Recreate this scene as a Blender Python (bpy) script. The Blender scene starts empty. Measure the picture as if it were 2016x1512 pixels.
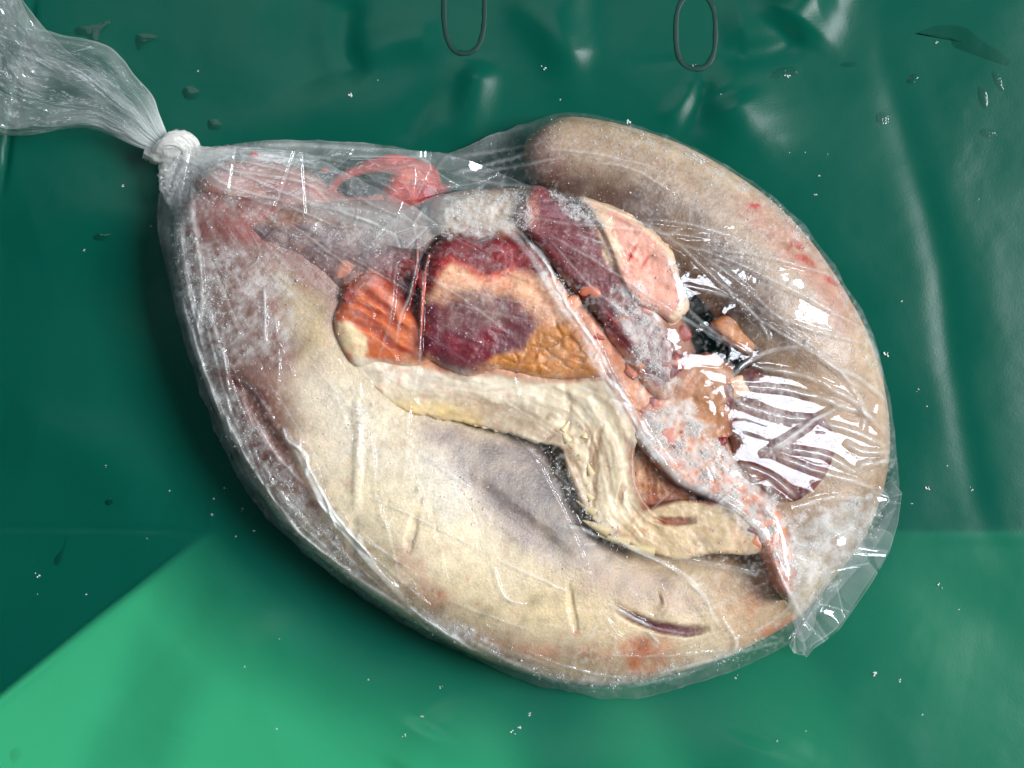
import bpy, math, random
import numpy as np

# ------------------------------------------------------------------ camera, light, exposure
S = 0.45 / 2016.0          # metres per design unit (one design unit = one photo pixel on the tarp)
HC = 3000.0                # camera height in design units
sc = bpy.context.scene
cam_d = bpy.data.cameras.new("camera")
cam = bpy.data.objects.new("camera", cam_d)
sc.collection.objects.link(cam)
cam_d.sensor_width = 36.0
cam_d.lens = 36.0 * HC / 2016.0
cam_d.clip_start = 0.01
cam_d.clip_end = 50
cam.location = (0, 0, HC * S)
cam.rotation_euler = (0, 0, 0)
sc.camera = cam

w = bpy.data.worlds.new("World")
sc.world = w
w.use_nodes = True
w.node_tree.nodes["Background"].inputs[0].default_value = (0.62, 0.80, 1.0, 1)
w.node_tree.nodes["Background"].inputs[1].default_value = 0.08
sc.view_settings.view_transform = 'Standard'
sc.view_settings.look = 'None'
sc.view_settings.exposure = 0.0
sc.cycles.max_bounces = 12
sc.cycles.transparent_max_bounces = 24
sc.cycles.sample_clamp_indirect = 4.0


def area_lamp(name, az, el, dist, sx, sy, watts, col, target=(0, 0, 0.02)):
    """az: degrees anticlockwise from +x seen from above"""
    d = bpy.data.lights.new(name, 'AREA')
    d.shape = 'RECTANGLE'
    d.size = sx
    d.size_y = sy
    d.energy = watts
    d.color = col
    o = bpy.data.objects.new(name, d)
    sc.collection.objects.link(o)
    a, e = math.radians(az), math.radians(el)
    v = (math.cos(a) * math.cos(e), math.sin(a) * math.cos(e), math.sin(e))
    o.location = [target[i] + dist * v[i] for i in range(3)]
    from mathutils import Vector
    o.rotation_euler = Vector(v).to_track_quat('Z', 'Y').to_euler()
    return o


area_lamp("window_lamp", 6, 48, 2.6, 1.0, 1.0, 117, (0.95, 0.97, 1.0))
area_lamp("fill_lamp", 105, 62, 2.8, 1.3, 1.3, 16, (0.86, 0.93, 1.0))  # added fill lamp; also gives the tarp's upper part some sheen
area_lamp("back_lamp", 225, -66, 0.36, 0.20, 0.16, 3.4, (1.0, 1.0, 0.88), target=(-0.11, -0.155, 0))  # unseen lamp added below the tarp, brightens the front panel through it

# ------------------------------------------------------------------ helpers
rng = np.random.default_rng(7)
random.seed(7)


def lin(c):
    c = np.asarray(c, float) / 255.0
    return np.where(c <= 0.04045, c / 12.92, ((c + 0.055) / 1.055) ** 2.4)


def unproj(px, py, z):
    k = (HC - z) / HC * S
    return np.stack([(px - 1008.0) * k, -(py - 756.0) * k, z * S + 0 * px], -1)


_lat = {}


def vnoise(x, y, scale, seed=0):
    if seed not in _lat:
        _lat[seed] = np.random.default_rng(1000 + seed).random((256, 256))
    L = _lat[seed]
    u = np.asarray(x) / scale + 37.3
    v = np.asarray(y) / scale + 71.7
    iu = np.floor(u).astype(int)
    iv = np.floor(v).astype(int)
    fu = u - iu
    fv = v - iv
    fu = fu * fu * (3 - 2 * fu)
    fv = fv * fv * (3 - 2 * fv)
    a = L[iv & 255, iu & 255]
    b = L[iv & 255, (iu + 1) & 255]
    c = L[(iv + 1) & 255, iu & 255]
    d = L[(iv + 1) & 255, (iu + 1) & 255]
    return (a * (1 - fu) + b * fu) * (1 - fv) + (c * (1 - fu) + d * fu) * fv


def fbm(x, y, scale, seed=0, oct=4, gain=0.5):
    s = 0
    a = 1
    t = 0
    for i in range(oct):
        s = s + a * vnoise(x, y, scale / 2 ** i, seed + i)
        t += a
        a *= gain
    return s / t - 0.5          # about -0.5..0.5


def ridged(x, y, scale, seed=0, oct=3):
    s = 0
    a = 1
    t = 0
    for i in range(oct):
        s = s + a * (1 - np.abs(2 * vnoise(x, y, scale / 2 ** i, seed + i) - 1))
        t += a
        a *= 0.5
    return s / t


def sstep(a, b, x):
    t = np.clip((x - a) / (b - a), 0, 1)
    return t * t * (3 - 2 * t)


def spline(pts, n, closed=False):
    """Catmull-Rom through pts, n samples evenly spaced by length"""
    p = np.asarray(pts, float)
    if closed:
        p = np.vstack([p[-1], p, p[0], p[1]])
    else:
        p = np.vstack([2 * p[0] - p[1], p, 2 * p[-1] - p[-2]])
    out = []
    for i in range(1, len(p) - 2):
        t = np.linspace(0, 1, 24, endpoint=False)[:, None]
        a, b, c, d = p[i - 1], p[i], p[i + 1], p[i + 2]
        out.append(0.5 * ((2 * b) + (-a + c) * t + (2 * a - 5 * b + 4 * c - d) * t ** 2 + (-a + 3 * b - 3 * c + d) * t ** 3))
    q = np.vstack(out + [p[-2][None]])
    L = np.r_[0, np.cumsum(np.hypot(*np.diff(q[:, :2], axis=0).T))]
    s = np.linspace(0, L[-1], n, endpoint=not closed)
    return np.stack([np.interp(s, L, q[:, k]) for k in range(q.shape[1])], -1)


def seg_dist(X, Y, pts, closed=False):
    """distance to polyline and normalised position along it"""
    p = np.asarray(pts, float)[:, :2]
    if closed:
        p = np.vstack([p, p[:1]])
    L = np.r_[0, np.cumsum(np.hypot(*np.diff(p, axis=0).T))]
    best = np.full(X.shape, 1e18)
    pos = np.zeros(X.shape)
    for i in range(len(p) - 1):
        ax, ay = p[i]
        dx, dy = p[i + 1] - p[i]
        l2 = dx * dx + dy * dy + 1e-9
        t = np.clip(((X - ax) * dx + (Y - ay) * dy) / l2, 0, 1)
        d = (X - ax - t * dx) ** 2 + (Y - ay - t * dy) ** 2
        m = d < best
        best = np.where(m, d, best)
        pos = np.where(m, (L[i] + t * math.sqrt(l2)) / L[-1], pos)
    return np.sqrt(best), pos


def inside(X, Y, poly):
    p = np.asarray(poly, float)
    r = np.zeros(X.shape, bool)
    j = len(p) - 1
    for i in range(len(p)):
        xi, yi = p[i][:2]
        xj, yj = p[j][:2]
        if yi != yj:
            r ^= ((yi > Y) != (yj > Y)) & (X < (xj - xi) * (Y - yi) / (yj - yi) + xi)
        j = i
    return r


def sdf(X, Y, poly):
    d, _ = seg_dist(X, Y, poly, True)
    return np.where(inside(X, Y, poly), -d, d)


# ---- rasters in design space
ST = 2.5
gx = np.arange(-60, 2080, ST)
gy = np.arange(-60, 1580, ST)
GX, GY = np.meshgrid(gx, gy)


def sample(R, px, py):
    u = np.clip((px - gx[0]) / ST, 0, len(gx) - 1.001)
    v = np.clip((py - gy[0]) / ST, 0, len(gy) - 1.001)
    iu = u.astype(int)
    iv = v.astype(int)
    fu = u - iu
    fv = v - iv
    if R.ndim == 3:
        fu = fu[..., None]
        fv = fv[..., None]
    return (R[iv, iu] * (1 - fu) + R[iv, iu + 1] * fu) * (1 - fv) + (R[iv + 1, iu] * (1 - fu) + R[iv + 1, iu + 1] * fu) * fv


def win(pts, pad):
    p = np.asarray(pts, float)
    x0, y0 = p[:, 0].min() - pad, p[:, 1].min() - pad
    x1, y1 = p[:, 0].max() + pad, p[:, 1].max() + pad
    i0, i1 = np.searchsorted(gx, [x0, x1])
    j0, j1 = np.searchsorted(gy, [y0, y1])
    return (slice(j0, max(j1, j0 + 1)), slice(i0, max(i1, i0 + 1)))


def paint_area(R, poly, col, soft=6, alpha=1.0, warp=8, wscale=30, mott=0.0, mscale=20, seed=0):
    sl = win(poly, soft * 2 + warp + 4)
    X, Y = GX[sl], GY[sl]
    Xw = X + warp * 2 * fbm(X, Y, wscale, seed + 11)
    Yw = Y + warp * 2 * fbm(X, Y, wscale, seed + 23)
    m = sstep(soft, -soft, sdf(Xw, Yw, poly)) * alpha
    if mott:
        m = m * np.clip(1 - mott * (0.5 - 2.2 * fbm(X, Y, mscale, seed + 41)), 0, 1)
    c = lin(col) if R.ndim == 3 else col
    R[sl] = R[sl] * (1 - m[..., None] if R.ndim == 3 else 1 - m) + (m[..., None] * c if R.ndim == 3 else m * c)


def paint_line(R, pts, width, col, soft=None, alpha=1.0, warp=3, wscale=20, taper=0.25, add=False, seed=0, mott=0, mscale=12):
    pts = np.asarray(pts, float)
    if len(pts) > 2:
        pts = spline(pts, max(8, len(pts) * 4))
    soft = width if soft is None else soft
    sl = win(pts, width + soft + warp + 4)
    X, Y = GX[sl], GY[sl]
    Xw = X + warp * 2 * fbm(X, Y, wscale, seed + 5)
    Yw = Y + warp * 2 * fbm(X, Y, wscale, seed + 9)
    d, t = seg_dist(Xw, Yw, pts)
    tp = np.clip(np.minimum(t, 1 - t) / max(taper, 1e-3), 0, 1) ** 0.7 if taper else 1
    wd = width * (0.25 + 0.75 * tp)
    m = np.clip((wd + soft - d) / soft, 0, 1)
    m = m * m * (3 - 2 * m) * alpha * (tp if taper else 1)
    if mott:
        m = m * np.clip(1 - mott * (0.5 - 2.2 * fbm(X, Y, mscale, seed + 41)), 0, 1)
    if add:
        R[sl] += m * col
    else:
        c = lin(col) if R.ndim == 3 else col
        R[sl] = R[sl] * (1 - m[..., None] if R.ndim == 3 else 1 - m) + (m[..., None] * c if R.ndim == 3 else m * c)


TOP = np.full(GX.shape, -5.0)       # highest meat surface, for draping the film


def stamp(px, py, z):
    u = np.round((px - gx[0]) / ST).astype(int)
    v = np.round((py - gy[0]) / ST).astype(int)
    ok = (u >= 1) & (u < len(gx) - 1) & (v >= 1) & (v < len(gy) - 1)
    u, v, z = u[ok], v[ok], z[ok]
    for a in (-1, 0, 1):
        for b in (-1, 0, 1):
            np.maximum.at(TOP, (v + a, u + b), z)


def make_obj(name, verts, quads, mat, parent=None, attrs=None, smooth=True, tris=None):
    me = bpy.data.meshes.new(name)
    verts = np.asarray(verts, np.float32).reshape(-1, 3)
    quads = np.asarray(quads, np.int32).reshape(-1, 4) if quads is not None and len(quads) else np.zeros((0, 4), np.int32)
    tris = np.asarray(tris, np.int32).reshape(-1, 3) if tris is not None and len(tris) else np.zeros((0, 3), np.int32)
    me.vertices.add(len(verts))
    me.vertices.foreach_set("co", verts.ravel())
    me.loops.add(quads.size + tris.size)
    me.loops.foreach_set("vertex_index", np.r_[quads.ravel(), tris.ravel()].astype(np.int32))
    me.polygons.add(len(quads) + len(tris))
    ls = np.r_[np.arange(len(quads)) * 4, quads.size + np.arange(len(tris)) * 3].astype(np.int32)
    me.polygons.foreach_set("loop_start", ls)
    me.update(calc_edges=True)
    me.validate()
    if smooth and len(me.polygons):
        me.polygons.foreach_set("use_smooth", np.ones(len(me.polygons), bool))
    for k, v in (attrs or {}).items():
        v = np.asarray(v, np.float32)
        if v.ndim == 2:
            a = me.color_attributes.new(k, 'FLOAT_COLOR', 'POINT')
            a.data.foreach_set("color", np.c_[v, np.ones(len(v))].astype(np.float32).ravel())
        else:
            a = me.attributes.new(k, 'FLOAT', 'POINT')
            a.data.foreach_set("value", v.ravel())
    me.materials.append(mat)
    o = bpy.data.objects.new(name, me)
    sc.collection.objects.link(o)
    if parent is not None:
        o.parent = parent
    return o


def empty(name, label, cat, px, py, z=0.0, group=None):
    o = bpy.data.objects.new(name, None)
    o.empty_display_size = 0.02
    sc.collection.objects.link(o)
    o['label'] = label
    o['category'] = cat
    if group:
        o['group'] = group
    return o


def tag(o, label, cat, group=None):
    o['label'] = label
    o['category'] = cat
    if group:
        o['group'] = group


def grid_quads(nu, nv, wrap_v=False):
    i = np.arange(nu - 1)[:, None]
    j = np.arange(nv if wrap_v else nv - 1)[None, :]
    j2 = (j + 1) % nv
    a = i * nv + j
    b = i * nv + j2
    c = (i + 1) * nv + j2
    d = (i + 1) * nv + j
    return np.stack([a, b, c, d], -1).reshape(-1, 4)


# ------------------------------------------------------------------ materials
def new_mat(name):
    m = bpy.data.materials.new(name)
    m.use_nodes = True
    nt = m.node_tree
    nt.nodes.clear()
    out = nt.nodes.new('ShaderNodeOutputMaterial')
    return m, nt, out


def N(nt, t, **kw):
    n = nt.nodes.new(t)
    for k, v in kw.items():
        if k.startswith('i_'):
            key = k[2:]
            key = int(key) if key.isdigit() else key.replace('_', ' ')
            n.inputs[key].default_value = v
        else:
            setattr(n, k, v)
    return n


def meat_material(name, rough=0.35, sss=0.12, bump_scale=900.0, bump=0.35, grain=0.16, rvar=0.15):
    m, nt, out = new_mat(name)
    L = nt.links
    b = N(nt, 'ShaderNodeBsdfPrincipled')
    at = N(nt, 'ShaderNodeAttribute', attribute_name='col')
    tc = N(nt, 'ShaderNodeTexCoord')
    n1 = N(nt, 'ShaderNodeTexNoise', i_Scale=bump_scale, i_Detail=4.0, i_Roughness=0.65)
    n2 = N(nt, 'ShaderNodeTexNoise', i_Scale=bump_scale * 0.22, i_Detail=5.0, i_Roughness=0.6)
    L.new(tc.outputs['Object'], n1.inputs['Vector'])
    L.new(tc.outputs['Object'], n2.inputs['Vector'])
    mr = N(nt, 'ShaderNodeMapRange', i_1=0.3, i_2=0.7, i_3=1.0 - grain, i_4=1.0 + grain)
    L.new(n1.outputs['Fac'], mr.inputs[0])
    mr2 = N(nt, 'ShaderNodeMapRange', i_1=0.3, i_2=0.7, i_3=1.0 - grain, i_4=1.0 + grain)
    L.new(n2.outputs['Fac'], mr2.inputs[0])
    mm = N(nt, 'ShaderNodeMath', operation='MULTIPLY')
    L.new(mr.outputs[0], mm.inputs[0])
    L.new(mr2.outputs[0], mm.inputs[1])
    vm = N(nt, 'ShaderNodeVectorMath', operation='SCALE')
    L.new(at.outputs['Color'], vm.inputs[0])
    L.new(mm.outputs[0], vm.inputs['Scale'])
    L.new(vm.outputs[0], b.inputs['Base Color'])
    rr = N(nt, 'ShaderNodeMapRange', i_1=0.3, i_2=0.7, i_3=rough - rvar, i_4=rough + rvar)
    L.new(n2.outputs['Fac'], rr.inputs[0])
    L.new(rr.outputs[0], b.inputs['Roughness'])
    bp = N(nt, 'ShaderNodeBump', i_Strength=bump, i_Distance=0.0006)
    ad = N(nt, 'ShaderNodeMath', operation='ADD')
    L.new(n1.outputs['Fac'], ad.inputs[0])
    L.new(n2.outputs['Fac'], ad.inputs[1])
    L.new(ad.outputs[0], bp.inputs['Height'])
    L.new(bp.outputs['Normal'], b.inputs['Normal'])
    b.inputs['Subsurface Weight'].default_value = sss
    b.inputs['Subsurface Radius'].default_value = (1.0, 0.45, 0.25)
    b.inputs['Subsurface Scale'].default_value = 0.004
    L.new(b.outputs[0], out.inputs[0])
    return m


def film_material(name, base_haze=0.02, refl=0.026, rough=0.04, bscale=200.0, bstr=0.10, tint=(0.93, 0.95, 0.93)):
    m, nt, out = new_mat(name)
    L = nt.links
    tr = N(nt, 'ShaderNodeBsdfTransparent')
    tr.inputs[0].default_value = (0.97, 0.975, 0.97, 1)
    gl = N(nt, 'ShaderNodeBsdfGlossy')
    gl.inputs['Color'].default_value = (0.84, 0.90, 1.0, 1)
    gl.inputs['Roughness'].default_value = rough
    tc = N(nt, 'ShaderNodeTexCoord')
    n1 = N(nt, 'ShaderNodeTexNoise', i_Scale=bscale, i_Detail=3.0, i_Roughness=0.55)
    L.new(tc.outputs['Object'], n1.inputs['Vector'])
    bp = N(nt, 'ShaderNodeBump', i_Strength=bstr, i_Distance=0.0012)
    L.new(n1.outputs['Fac'], bp.inputs['Height'])
    L.new(bp.outputs['Normal'], gl.inputs['Normal'])
    lw = N(nt, 'ShaderNodeLayerWeight')
    lw.inputs['Blend'].default_value = 0.5
    L.new(bp.outputs['Normal'], lw.inputs['Normal'])
    pw = N(nt, 'ShaderNodeMath', operation='POWER')
    pw.inputs[1].default_value = 4.0
    L.new(lw.outputs['Facing'], pw.inputs[0])
    ma = N(nt, 'ShaderNodeMath', operation='MULTIPLY_ADD')
    ma.inputs[1].default_value = 0.45
    ma.inputs[2].default_value = refl
    ma.use_clamp = True
    L.new(pw.outputs[0], ma.inputs[0])
    mx = N(nt, 'ShaderNodeMixShader')
    L.new(ma.outputs[0], mx.inputs[0])
    L.new(tr.outputs[0], mx.inputs[1])
    L.new(gl.outputs[0], mx.inputs[2])
    # milky scatter of stretched and layered film, plus highlights painted along creases
    df = N(nt, 'ShaderNodeBsdfDiffuse')
    df.inputs[0].default_value = (*tint, 1)
    tl = N(nt, 'ShaderNodeBsdfTranslucent')
    tl.inputs[0].default_value = (*tint, 1)
    L.new(bp.outputs['Normal'], df.inputs['Normal'])
    mt = N(nt, 'ShaderNodeMixShader')
    mt.inputs[0].default_value = 0.15
    L.new(df.outputs[0], mt.inputs[1])
    L.new(tl.outputs[0], mt.inputs[2])
    at = N(nt, 'ShaderNodeAttribute', attribute_name='haze')
    hz = N(nt, 'ShaderNodeMath', operation='ADD')
    hz.use_clamp = True
    hz.inputs[1].default_value = base_haze
    L.new(at.outputs['Fac'], hz.inputs[0])
    m2 = N(nt, 'ShaderNodeMixShader')
    L.new(hz.outputs[0], m2.inputs[0])
    L.new(mx.outputs[0], m2.inputs[1])
    L.new(mt.outputs[0], m2.inputs[2])
    L.new(m2.outputs[0], out.inputs[0])
    return m


def simple_mat(name, col, rough=0.4, trans=0.0, ior=1.33, spec=0.5, alpha=1.0):
    m, nt, out = new_mat(name)
    b = N(nt, 'ShaderNodeBsdfPrincipled')
    tc = N(nt, 'ShaderNodeTexCoord')
    n = N(nt, 'ShaderNodeTexNoise', i_Scale=700.0, i_Detail=3.0)
    nt.links.new(tc.outputs['Object'], n.inputs['Vector'])
    mix = N(nt, 'ShaderNodeMix', data_type='RGBA')
    mix.inputs[6].default_value = (*[c * 0.8 for c in col], 1)
    mix.inputs[7].default_value = (*col, 1)
    nt.links.new(n.outputs['Fac'], mix.inputs[0])
    nt.links.new(mix.outputs[2], b.inputs['Base Color'])
    b.inputs['Roughness'].default_value = rough
    b.inputs['Transmission Weight'].default_value = trans
    b.inputs['IOR'].default_value = ior
    b.inputs['Alpha'].default_value = alpha
    nt.links.new(b.outputs[0], out.inputs[0])
    return m


M_skin = meat_material("frozen_tongue_skin", rough=0.36, bump=0.5, grain=0.13)
M_flesh = meat_material("frozen_flesh", rough=0.33, bump=0.45, grain=0.2)
M_fat = meat_material("frozen_fat", rough=0.36, bump=0.3, grain=0.1, sss=0.2)
M_membrane = meat_material("pale_membrane", rough=0.42, bump=0.25, grain=0.06, sss=0.15)
M_film = film_material("clear_film", base_haze=0.0)
M_neck = film_material("gathered_film", base_haze=0.02, refl=0.07, rough=0.15, bscale=200, bstr=0.35)
M_loose = film_material("crumpled_film", base_haze=0.03, refl=0.08, rough=0.07, bscale=150, bstr=0.3)
M_knot = film_material("knotted_film", base_haze=0.16, refl=0.10, rough=0.22, bscale=300, bstr=0.4, tint=(0.90, 0.89, 0.84))

# frost crystals
M_frost, nt_, out_ = new_mat("frost_crystal")
_b = N(nt_, 'ShaderNodeBsdfPrincipled')
_b.inputs['Base Color'].default_value = (0.95, 0.94, 0.93, 1)
_b.inputs['Roughness'].default_value = 0.18
_t = N(nt_, 'ShaderNodeBsdfTransparent')
_n = N(nt_, 'ShaderNodeObjectInfo')
_m = N(nt_, 'ShaderNodeMixShader')
_m.inputs[0].default_value = 0.62
nt_.links.new(_t.outputs[0], _m.inputs[1])
_tr2 = N(nt_, 'ShaderNodeBsdfTranslucent')
_tr2.inputs[0].default_value = (0.97, 0.97, 0.96, 1)
_m2 = N(nt_, 'ShaderNodeMixShader')
_m2.inputs[0].default_value = 0.15
nt_.links.new(_b.outputs[0], _m2.inputs[1])
nt_.links.new(_tr2.outputs[0], _m2.inputs[2])
nt_.links.new(_m2.outputs[0], _m.inputs[2])
nt_.links.new(_m.outputs[0], out_.inputs[0])

# water
M_water, nt_, out_ = new_mat("water_drop")
_g = N(nt_, 'ShaderNodeBsdfGlossy')
_g.inputs['Roughness'].default_value = 0.08
_g.inputs['Color'].default_value = (0.7, 0.7, 0.7, 1)
_t = N(nt_, 'ShaderNodeBsdfTransparent')
_t.inputs[0].default_value = (0.93, 0.95, 0.94, 1)
_lw = N(nt_, 'ShaderNodeFresnel')
_lw.inputs[0].default_value = 1.33
_m = N(nt_, 'ShaderNodeMixShader')
nt_.links.new(_lw.outputs[0], _m.inputs[0])
nt_.links.new(_t.outputs[0], _m.inputs[1])
nt_.links.new(_g.outputs[0], _m.inputs[2])
nt_.links.new(_m.outputs[0], out_.inputs[0])

# green tarpaulin
M_tarp, nt_, out_ = new_mat("green_pvc_tarp")
_b = N(nt_, 'ShaderNodeBsdfPrincipled')
_tc = N(nt_, 'ShaderNodeTexCoord')
_n1 = N(nt_, 'ShaderNodeTexNoise', i_Scale=14.0, i_Detail=4.0)
_n2 = N(nt_, 'ShaderNodeTexNoise', i_Scale=900.0, i_Detail=3.0, i_Roughness=0.6)
nt_.links.new(_tc.outputs['Object'], _n1.inputs['Vector'])
nt_.links.new(_tc.outputs['Object'], _n2.inputs['Vector'])
_mix = N(nt_, 'ShaderNodeMix', data_type='RGBA')
_mix.inputs[6].default_value = (0.0010, 0.080, 0.053, 1)
_mix.inputs[7].default_value = (0.0018, 0.104, 0.068, 1)
nt_.links.new(_n1.outputs['Fac'], _mix.inputs[0])
nt_.links.new(_mix.outputs[2], _b.inputs['Base Color'])
_mr = N(nt_, 'ShaderNodeMapRange', i_1=0.3, i_2=0.7, i_3=0.22, i_4=0.34)
nt_.links.new(_n1.outputs['Fac'], _mr.inputs[0])
nt_.links.new(_mr.outputs[0], _b.inputs['Roughness'])
_bp = N(nt_, 'ShaderNodeBump', i_Strength=0.13, i_Distance=0.0003)
nt_.links.new(_n2.outputs['Fac'], _bp.inputs['Height'])
nt_.links.new(_bp.outputs['Normal'], _b.inputs['Normal'])
_b.inputs['Specular IOR Level'].default_value = 0.17
_tl = N(nt_, 'ShaderNodeBsdfTranslucent')
_tl.inputs[0].default_value = (0.06, 0.50, 0.24, 1)
_ms = N(nt_, 'ShaderNodeMixShader')
_ms.inputs[0].default_value = 0.28
nt_.links.new(_b.outputs[0], _ms.inputs[1])
nt_.links.new(_tl.outputs[0], _ms.inputs[2])
nt_.links.new(_ms.outputs[0], out_.inputs[0])

# ------------------------------------------------------------------ tarpaulin
TX, TY = np.meshgrid(np.arange(-800, 2830, 6.0), np.arange(-800, 2300, 6.0))
TZ = np.zeros(TX.shape)


def t_line(pts, width, amp, sharp=1.0, taper=0.2):
    global TZ
    pts = spline(pts, len(pts) * 5) if len(pts) > 2 else np.asarray(pts, float)
    d, t = seg_dist(TX, TY, pts)
    tp = np.clip(np.minimum(t, 1 - t) / taper, 0, 1) if taper else 1
    TZ = TZ + amp * np.exp(-(d / width) ** 2 * 1.0) ** sharp * tp


# broad undulation
TZ += 14 * fbm(TX, TY, 520, 61, 2)
# puckers below the two oval slots and the folds in the sheet
for p, wd, am in (
    ([(915, 105), (870, 190), (760, 300)], 34, -9), ([(925, 110), (935, 200), (920, 330)], 40, 9),
    ([(905, 105), (860, 220), (830, 330)], 26, 6), ([(1000, -40), (1110, 120), (1120, 250)], 45, 11),
    ([(1370, 135), (1355, 190), (1300, 250)], 20, 8), ([(1375, 135), (1365, 230), (1330, 310)], 26, -9),
    ([(1400, 130), (1470, 250), (1500, 330)], 60, 10), ([(1410, 60), (1500, 40), (1640, -20)], 60, 12),
    ([(1420, 110), (1520, 100), (1580, 70)], 24, -7), ([(1340, 120), (1220, 130)], 10, -2),
    ([(870, 70), (780, 80), (680, 120)], 36, 7), ([(690, -20), (680, 80), (720, 160)], 30, -8),
    ([(1725, 0), (1745, 140), (1800, 330), (1850, 520), (1880, 760), (1930, 1000), (1990, 1150)], 30, -4),
    ([(1790, 200), (1880, 420), (1960, 700), (1990, 1000)], 60, 2),
    ([(70, -40), (55, 60), (20, 240), (0, 400)], 8, -8), ([(1620, -90), (1585, 0), (1545, 70)], 62, 22), ([(950, 120), (930, 200), (900, 300)], 36, 9), ([(1420, 190), (1440, 260), (1400, 330)], 48, 12), ([(1120, -60), (1110, 40), (1130, 150)], 46, 10), ([(620, -60), (600, 80), (640, 200)], 70, -10), ([(850, 1420), (800, 1520)], 50, 9), ([(1480, 1440), (1440, 1540)], 60, 8),
    ([(300, 1500), (420, 1330), (640, 1220)], 50, 9), ([(200, 1420), (330, 1260), (440, 1150)], 30, -7),
    ([(880, 1560), (900, 1460), (860, 1380)], 50, 5), ([(1150, 1400), (1400, 1440), (1700, 1560)], 80, 5),
    ([(1600, 1130), (1840, 1180), (2050, 1220)], 70, -3), ([(1000, 1560), (1060, 1440), (1200, 1400)], 60, -5),
    ([(1500, 1560), (1560, 1440)], 50, 4), ([(0, 470), (200, 430), (330, 520)], 80, 8),
    ([(0, 850), (180, 900), (330, 1000)], 70, 8), ([(1560, 1400), (1700, 1290), (1900, 1330)], 70, 3),
):
    t_line(p, wd, am)
# welded creases that meet left of the bag
t_line([(-800, 1042), (200, 1040), (410, 1052)], 5, -2.5, taper=0.1)
t_line([(414, 1052), (418, 960), (436, 800)], 4, 2.0, taper=0.1)
t_line([(410, 1054), (200, 1215), (0, 1383), (-800, 2020)], 10, 5.0, taper=0.05)
t_line([(1770, 1056), (2830, 1050)], 16, 2.0, taper=0.1)
# the front panel rises away from the crease (towards the bottom of the picture) outside the bag's footprint
front = [(410, 1056), (0, 1383), (-260, 1590), (-950, 2140), (-950, 2700), (2900, 2700), (2900, 1056), (1770, 1056)]
dfp = -sdf(TX, TY, front)
TZ += np.where(dfp > 0, 1, 0) * (dfp * math.tan(math.radians(5.0))) * sstep(1060, 1500, TY + 0.30 * np.abs(TX - 1100))
# the sheet dips a little under the weight
BAG = [(330, 330), (312, 400), (315, 470), (335, 560), (365, 680), (400, 790), (450, 910), (510, 1000), (600, 1090), (720, 1180),
       (850, 1260), (980, 1320), (1100, 1360), (1200, 1375), (1280, 1370), (1370, 1345), (1480, 1305), (1560, 1265), (1600, 1225), (1660, 1150),
       (1720, 1080), (1762, 1000), (1770, 930), (1762, 850), (1745, 760), (1725, 680), (1690, 600), (1620, 490), (1540, 400),
       (1450, 335), (1340, 280), (1240, 243), (1150, 224), (1100, 222), (1050, 238), (960, 270), (880, 300), (760, 285), (640, 278), (520, 278),
       (440, 287), (395, 300), (372, 296), (345, 300)]
bd = sdf(TX, TY, BAG)
TZ = TZ * sstep(-60, 170, bd) - 10 * sstep(60, -140, bd)
TZ += 0.7 * fbm(TX, TY, 40, 77, 3) + 7 * fbm(TX, TY, 190, 79, 2) * sstep(-60, 120, bd)
shp = TX.shape
k = np.ones(shp)
V = np.stack([(TX - 1008) * S, -(TY - 756) * S, TZ * S], -1)
tarp = make_obj("tarpaulin", V, grid_quads(shp[0], shp[1])[:, ::-1], M_tarp)
tarp['kind'] = 'structure'
tarp['label'] = 'green plastic tarpaulin with soft folds under the bag'


def tarp_z(px, py):
    u = np.clip((np.asarray(px, float) + 800) / 6, 0, shp[1] - 1.01)
    v = np.clip((np.asarray(py, float) + 800) / 6, 0, shp[0] - 1.01)
    return TZ[v.astype(int), u.astype(int)]


# unseen board added under the tarp's back part to block back_lamp along the creases
M_blocker = simple_mat("dark_blocker", (0.03, 0.028, 0.025), rough=0.7)
bp_ = [(-780, -780), (2800, -780), (2800, 1058), (412, 1058), (-260, 1586), (-780, 1998)]
n_ = len(bp_)
vt = [((x - 1008) * S, -(y - 756) * S, -22 * S) for x, y in bp_] + [((x - 1008) * S, -(y - 756) * S, -130 * S) for x, y in bp_]
me = bpy.data.meshes.new("blocker_board")
me.from_pydata(vt, [], [list(range(n_))[::-1], [n_ + i for i in range(n_)]] + [[i, (i + 1) % n_, n_ + (i + 1) % n_, n_ + i] for i in range(n_)])
me.materials.append(M_blocker)
bq = [(250, 960), (340, 1130), (500, 1280), (720, 1400), (940, 1435), (1150, 1405), (1350, 1370), (1500, 1300), (1700, 1150), (1800, 1000), (1500, 700), (600, 700)]  # added unseen plank, shaped to shade the tarp around the bag from below
_bl = bpy.data.objects['back_lamp'].location
_lx, _ly, _lz = 1008 + _bl[0] / S, 756 - _bl[1] / S, -_bl[2] / S
bq = [(u + 300 / _lz * (_lx - u), v_ + 300 / _lz * (_ly - v_)) for u, v_ in bq]
nq = len(bq)
mq = bpy.data.meshes.new("shade_plank")
mq.from_pydata([((x - 1008) * S, -(y - 756) * S, z * S) for z in (-300, -330) for x, y in bq], [], [list(range(nq))[::-1], [nq + i for i in range(nq)]] + [[i, (i + 1) % nq, nq + (i + 1) % nq, nq + i] for i in range(nq)])
mq.materials.append(M_blocker)
oq = bpy.data.objects.new("shade_plank", mq)
sc.collection.objects.link(oq)
oq['kind'] = 'structure'
oq['label'] = 'unseen plank added deep under the tarpaulin to shade it'
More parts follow.
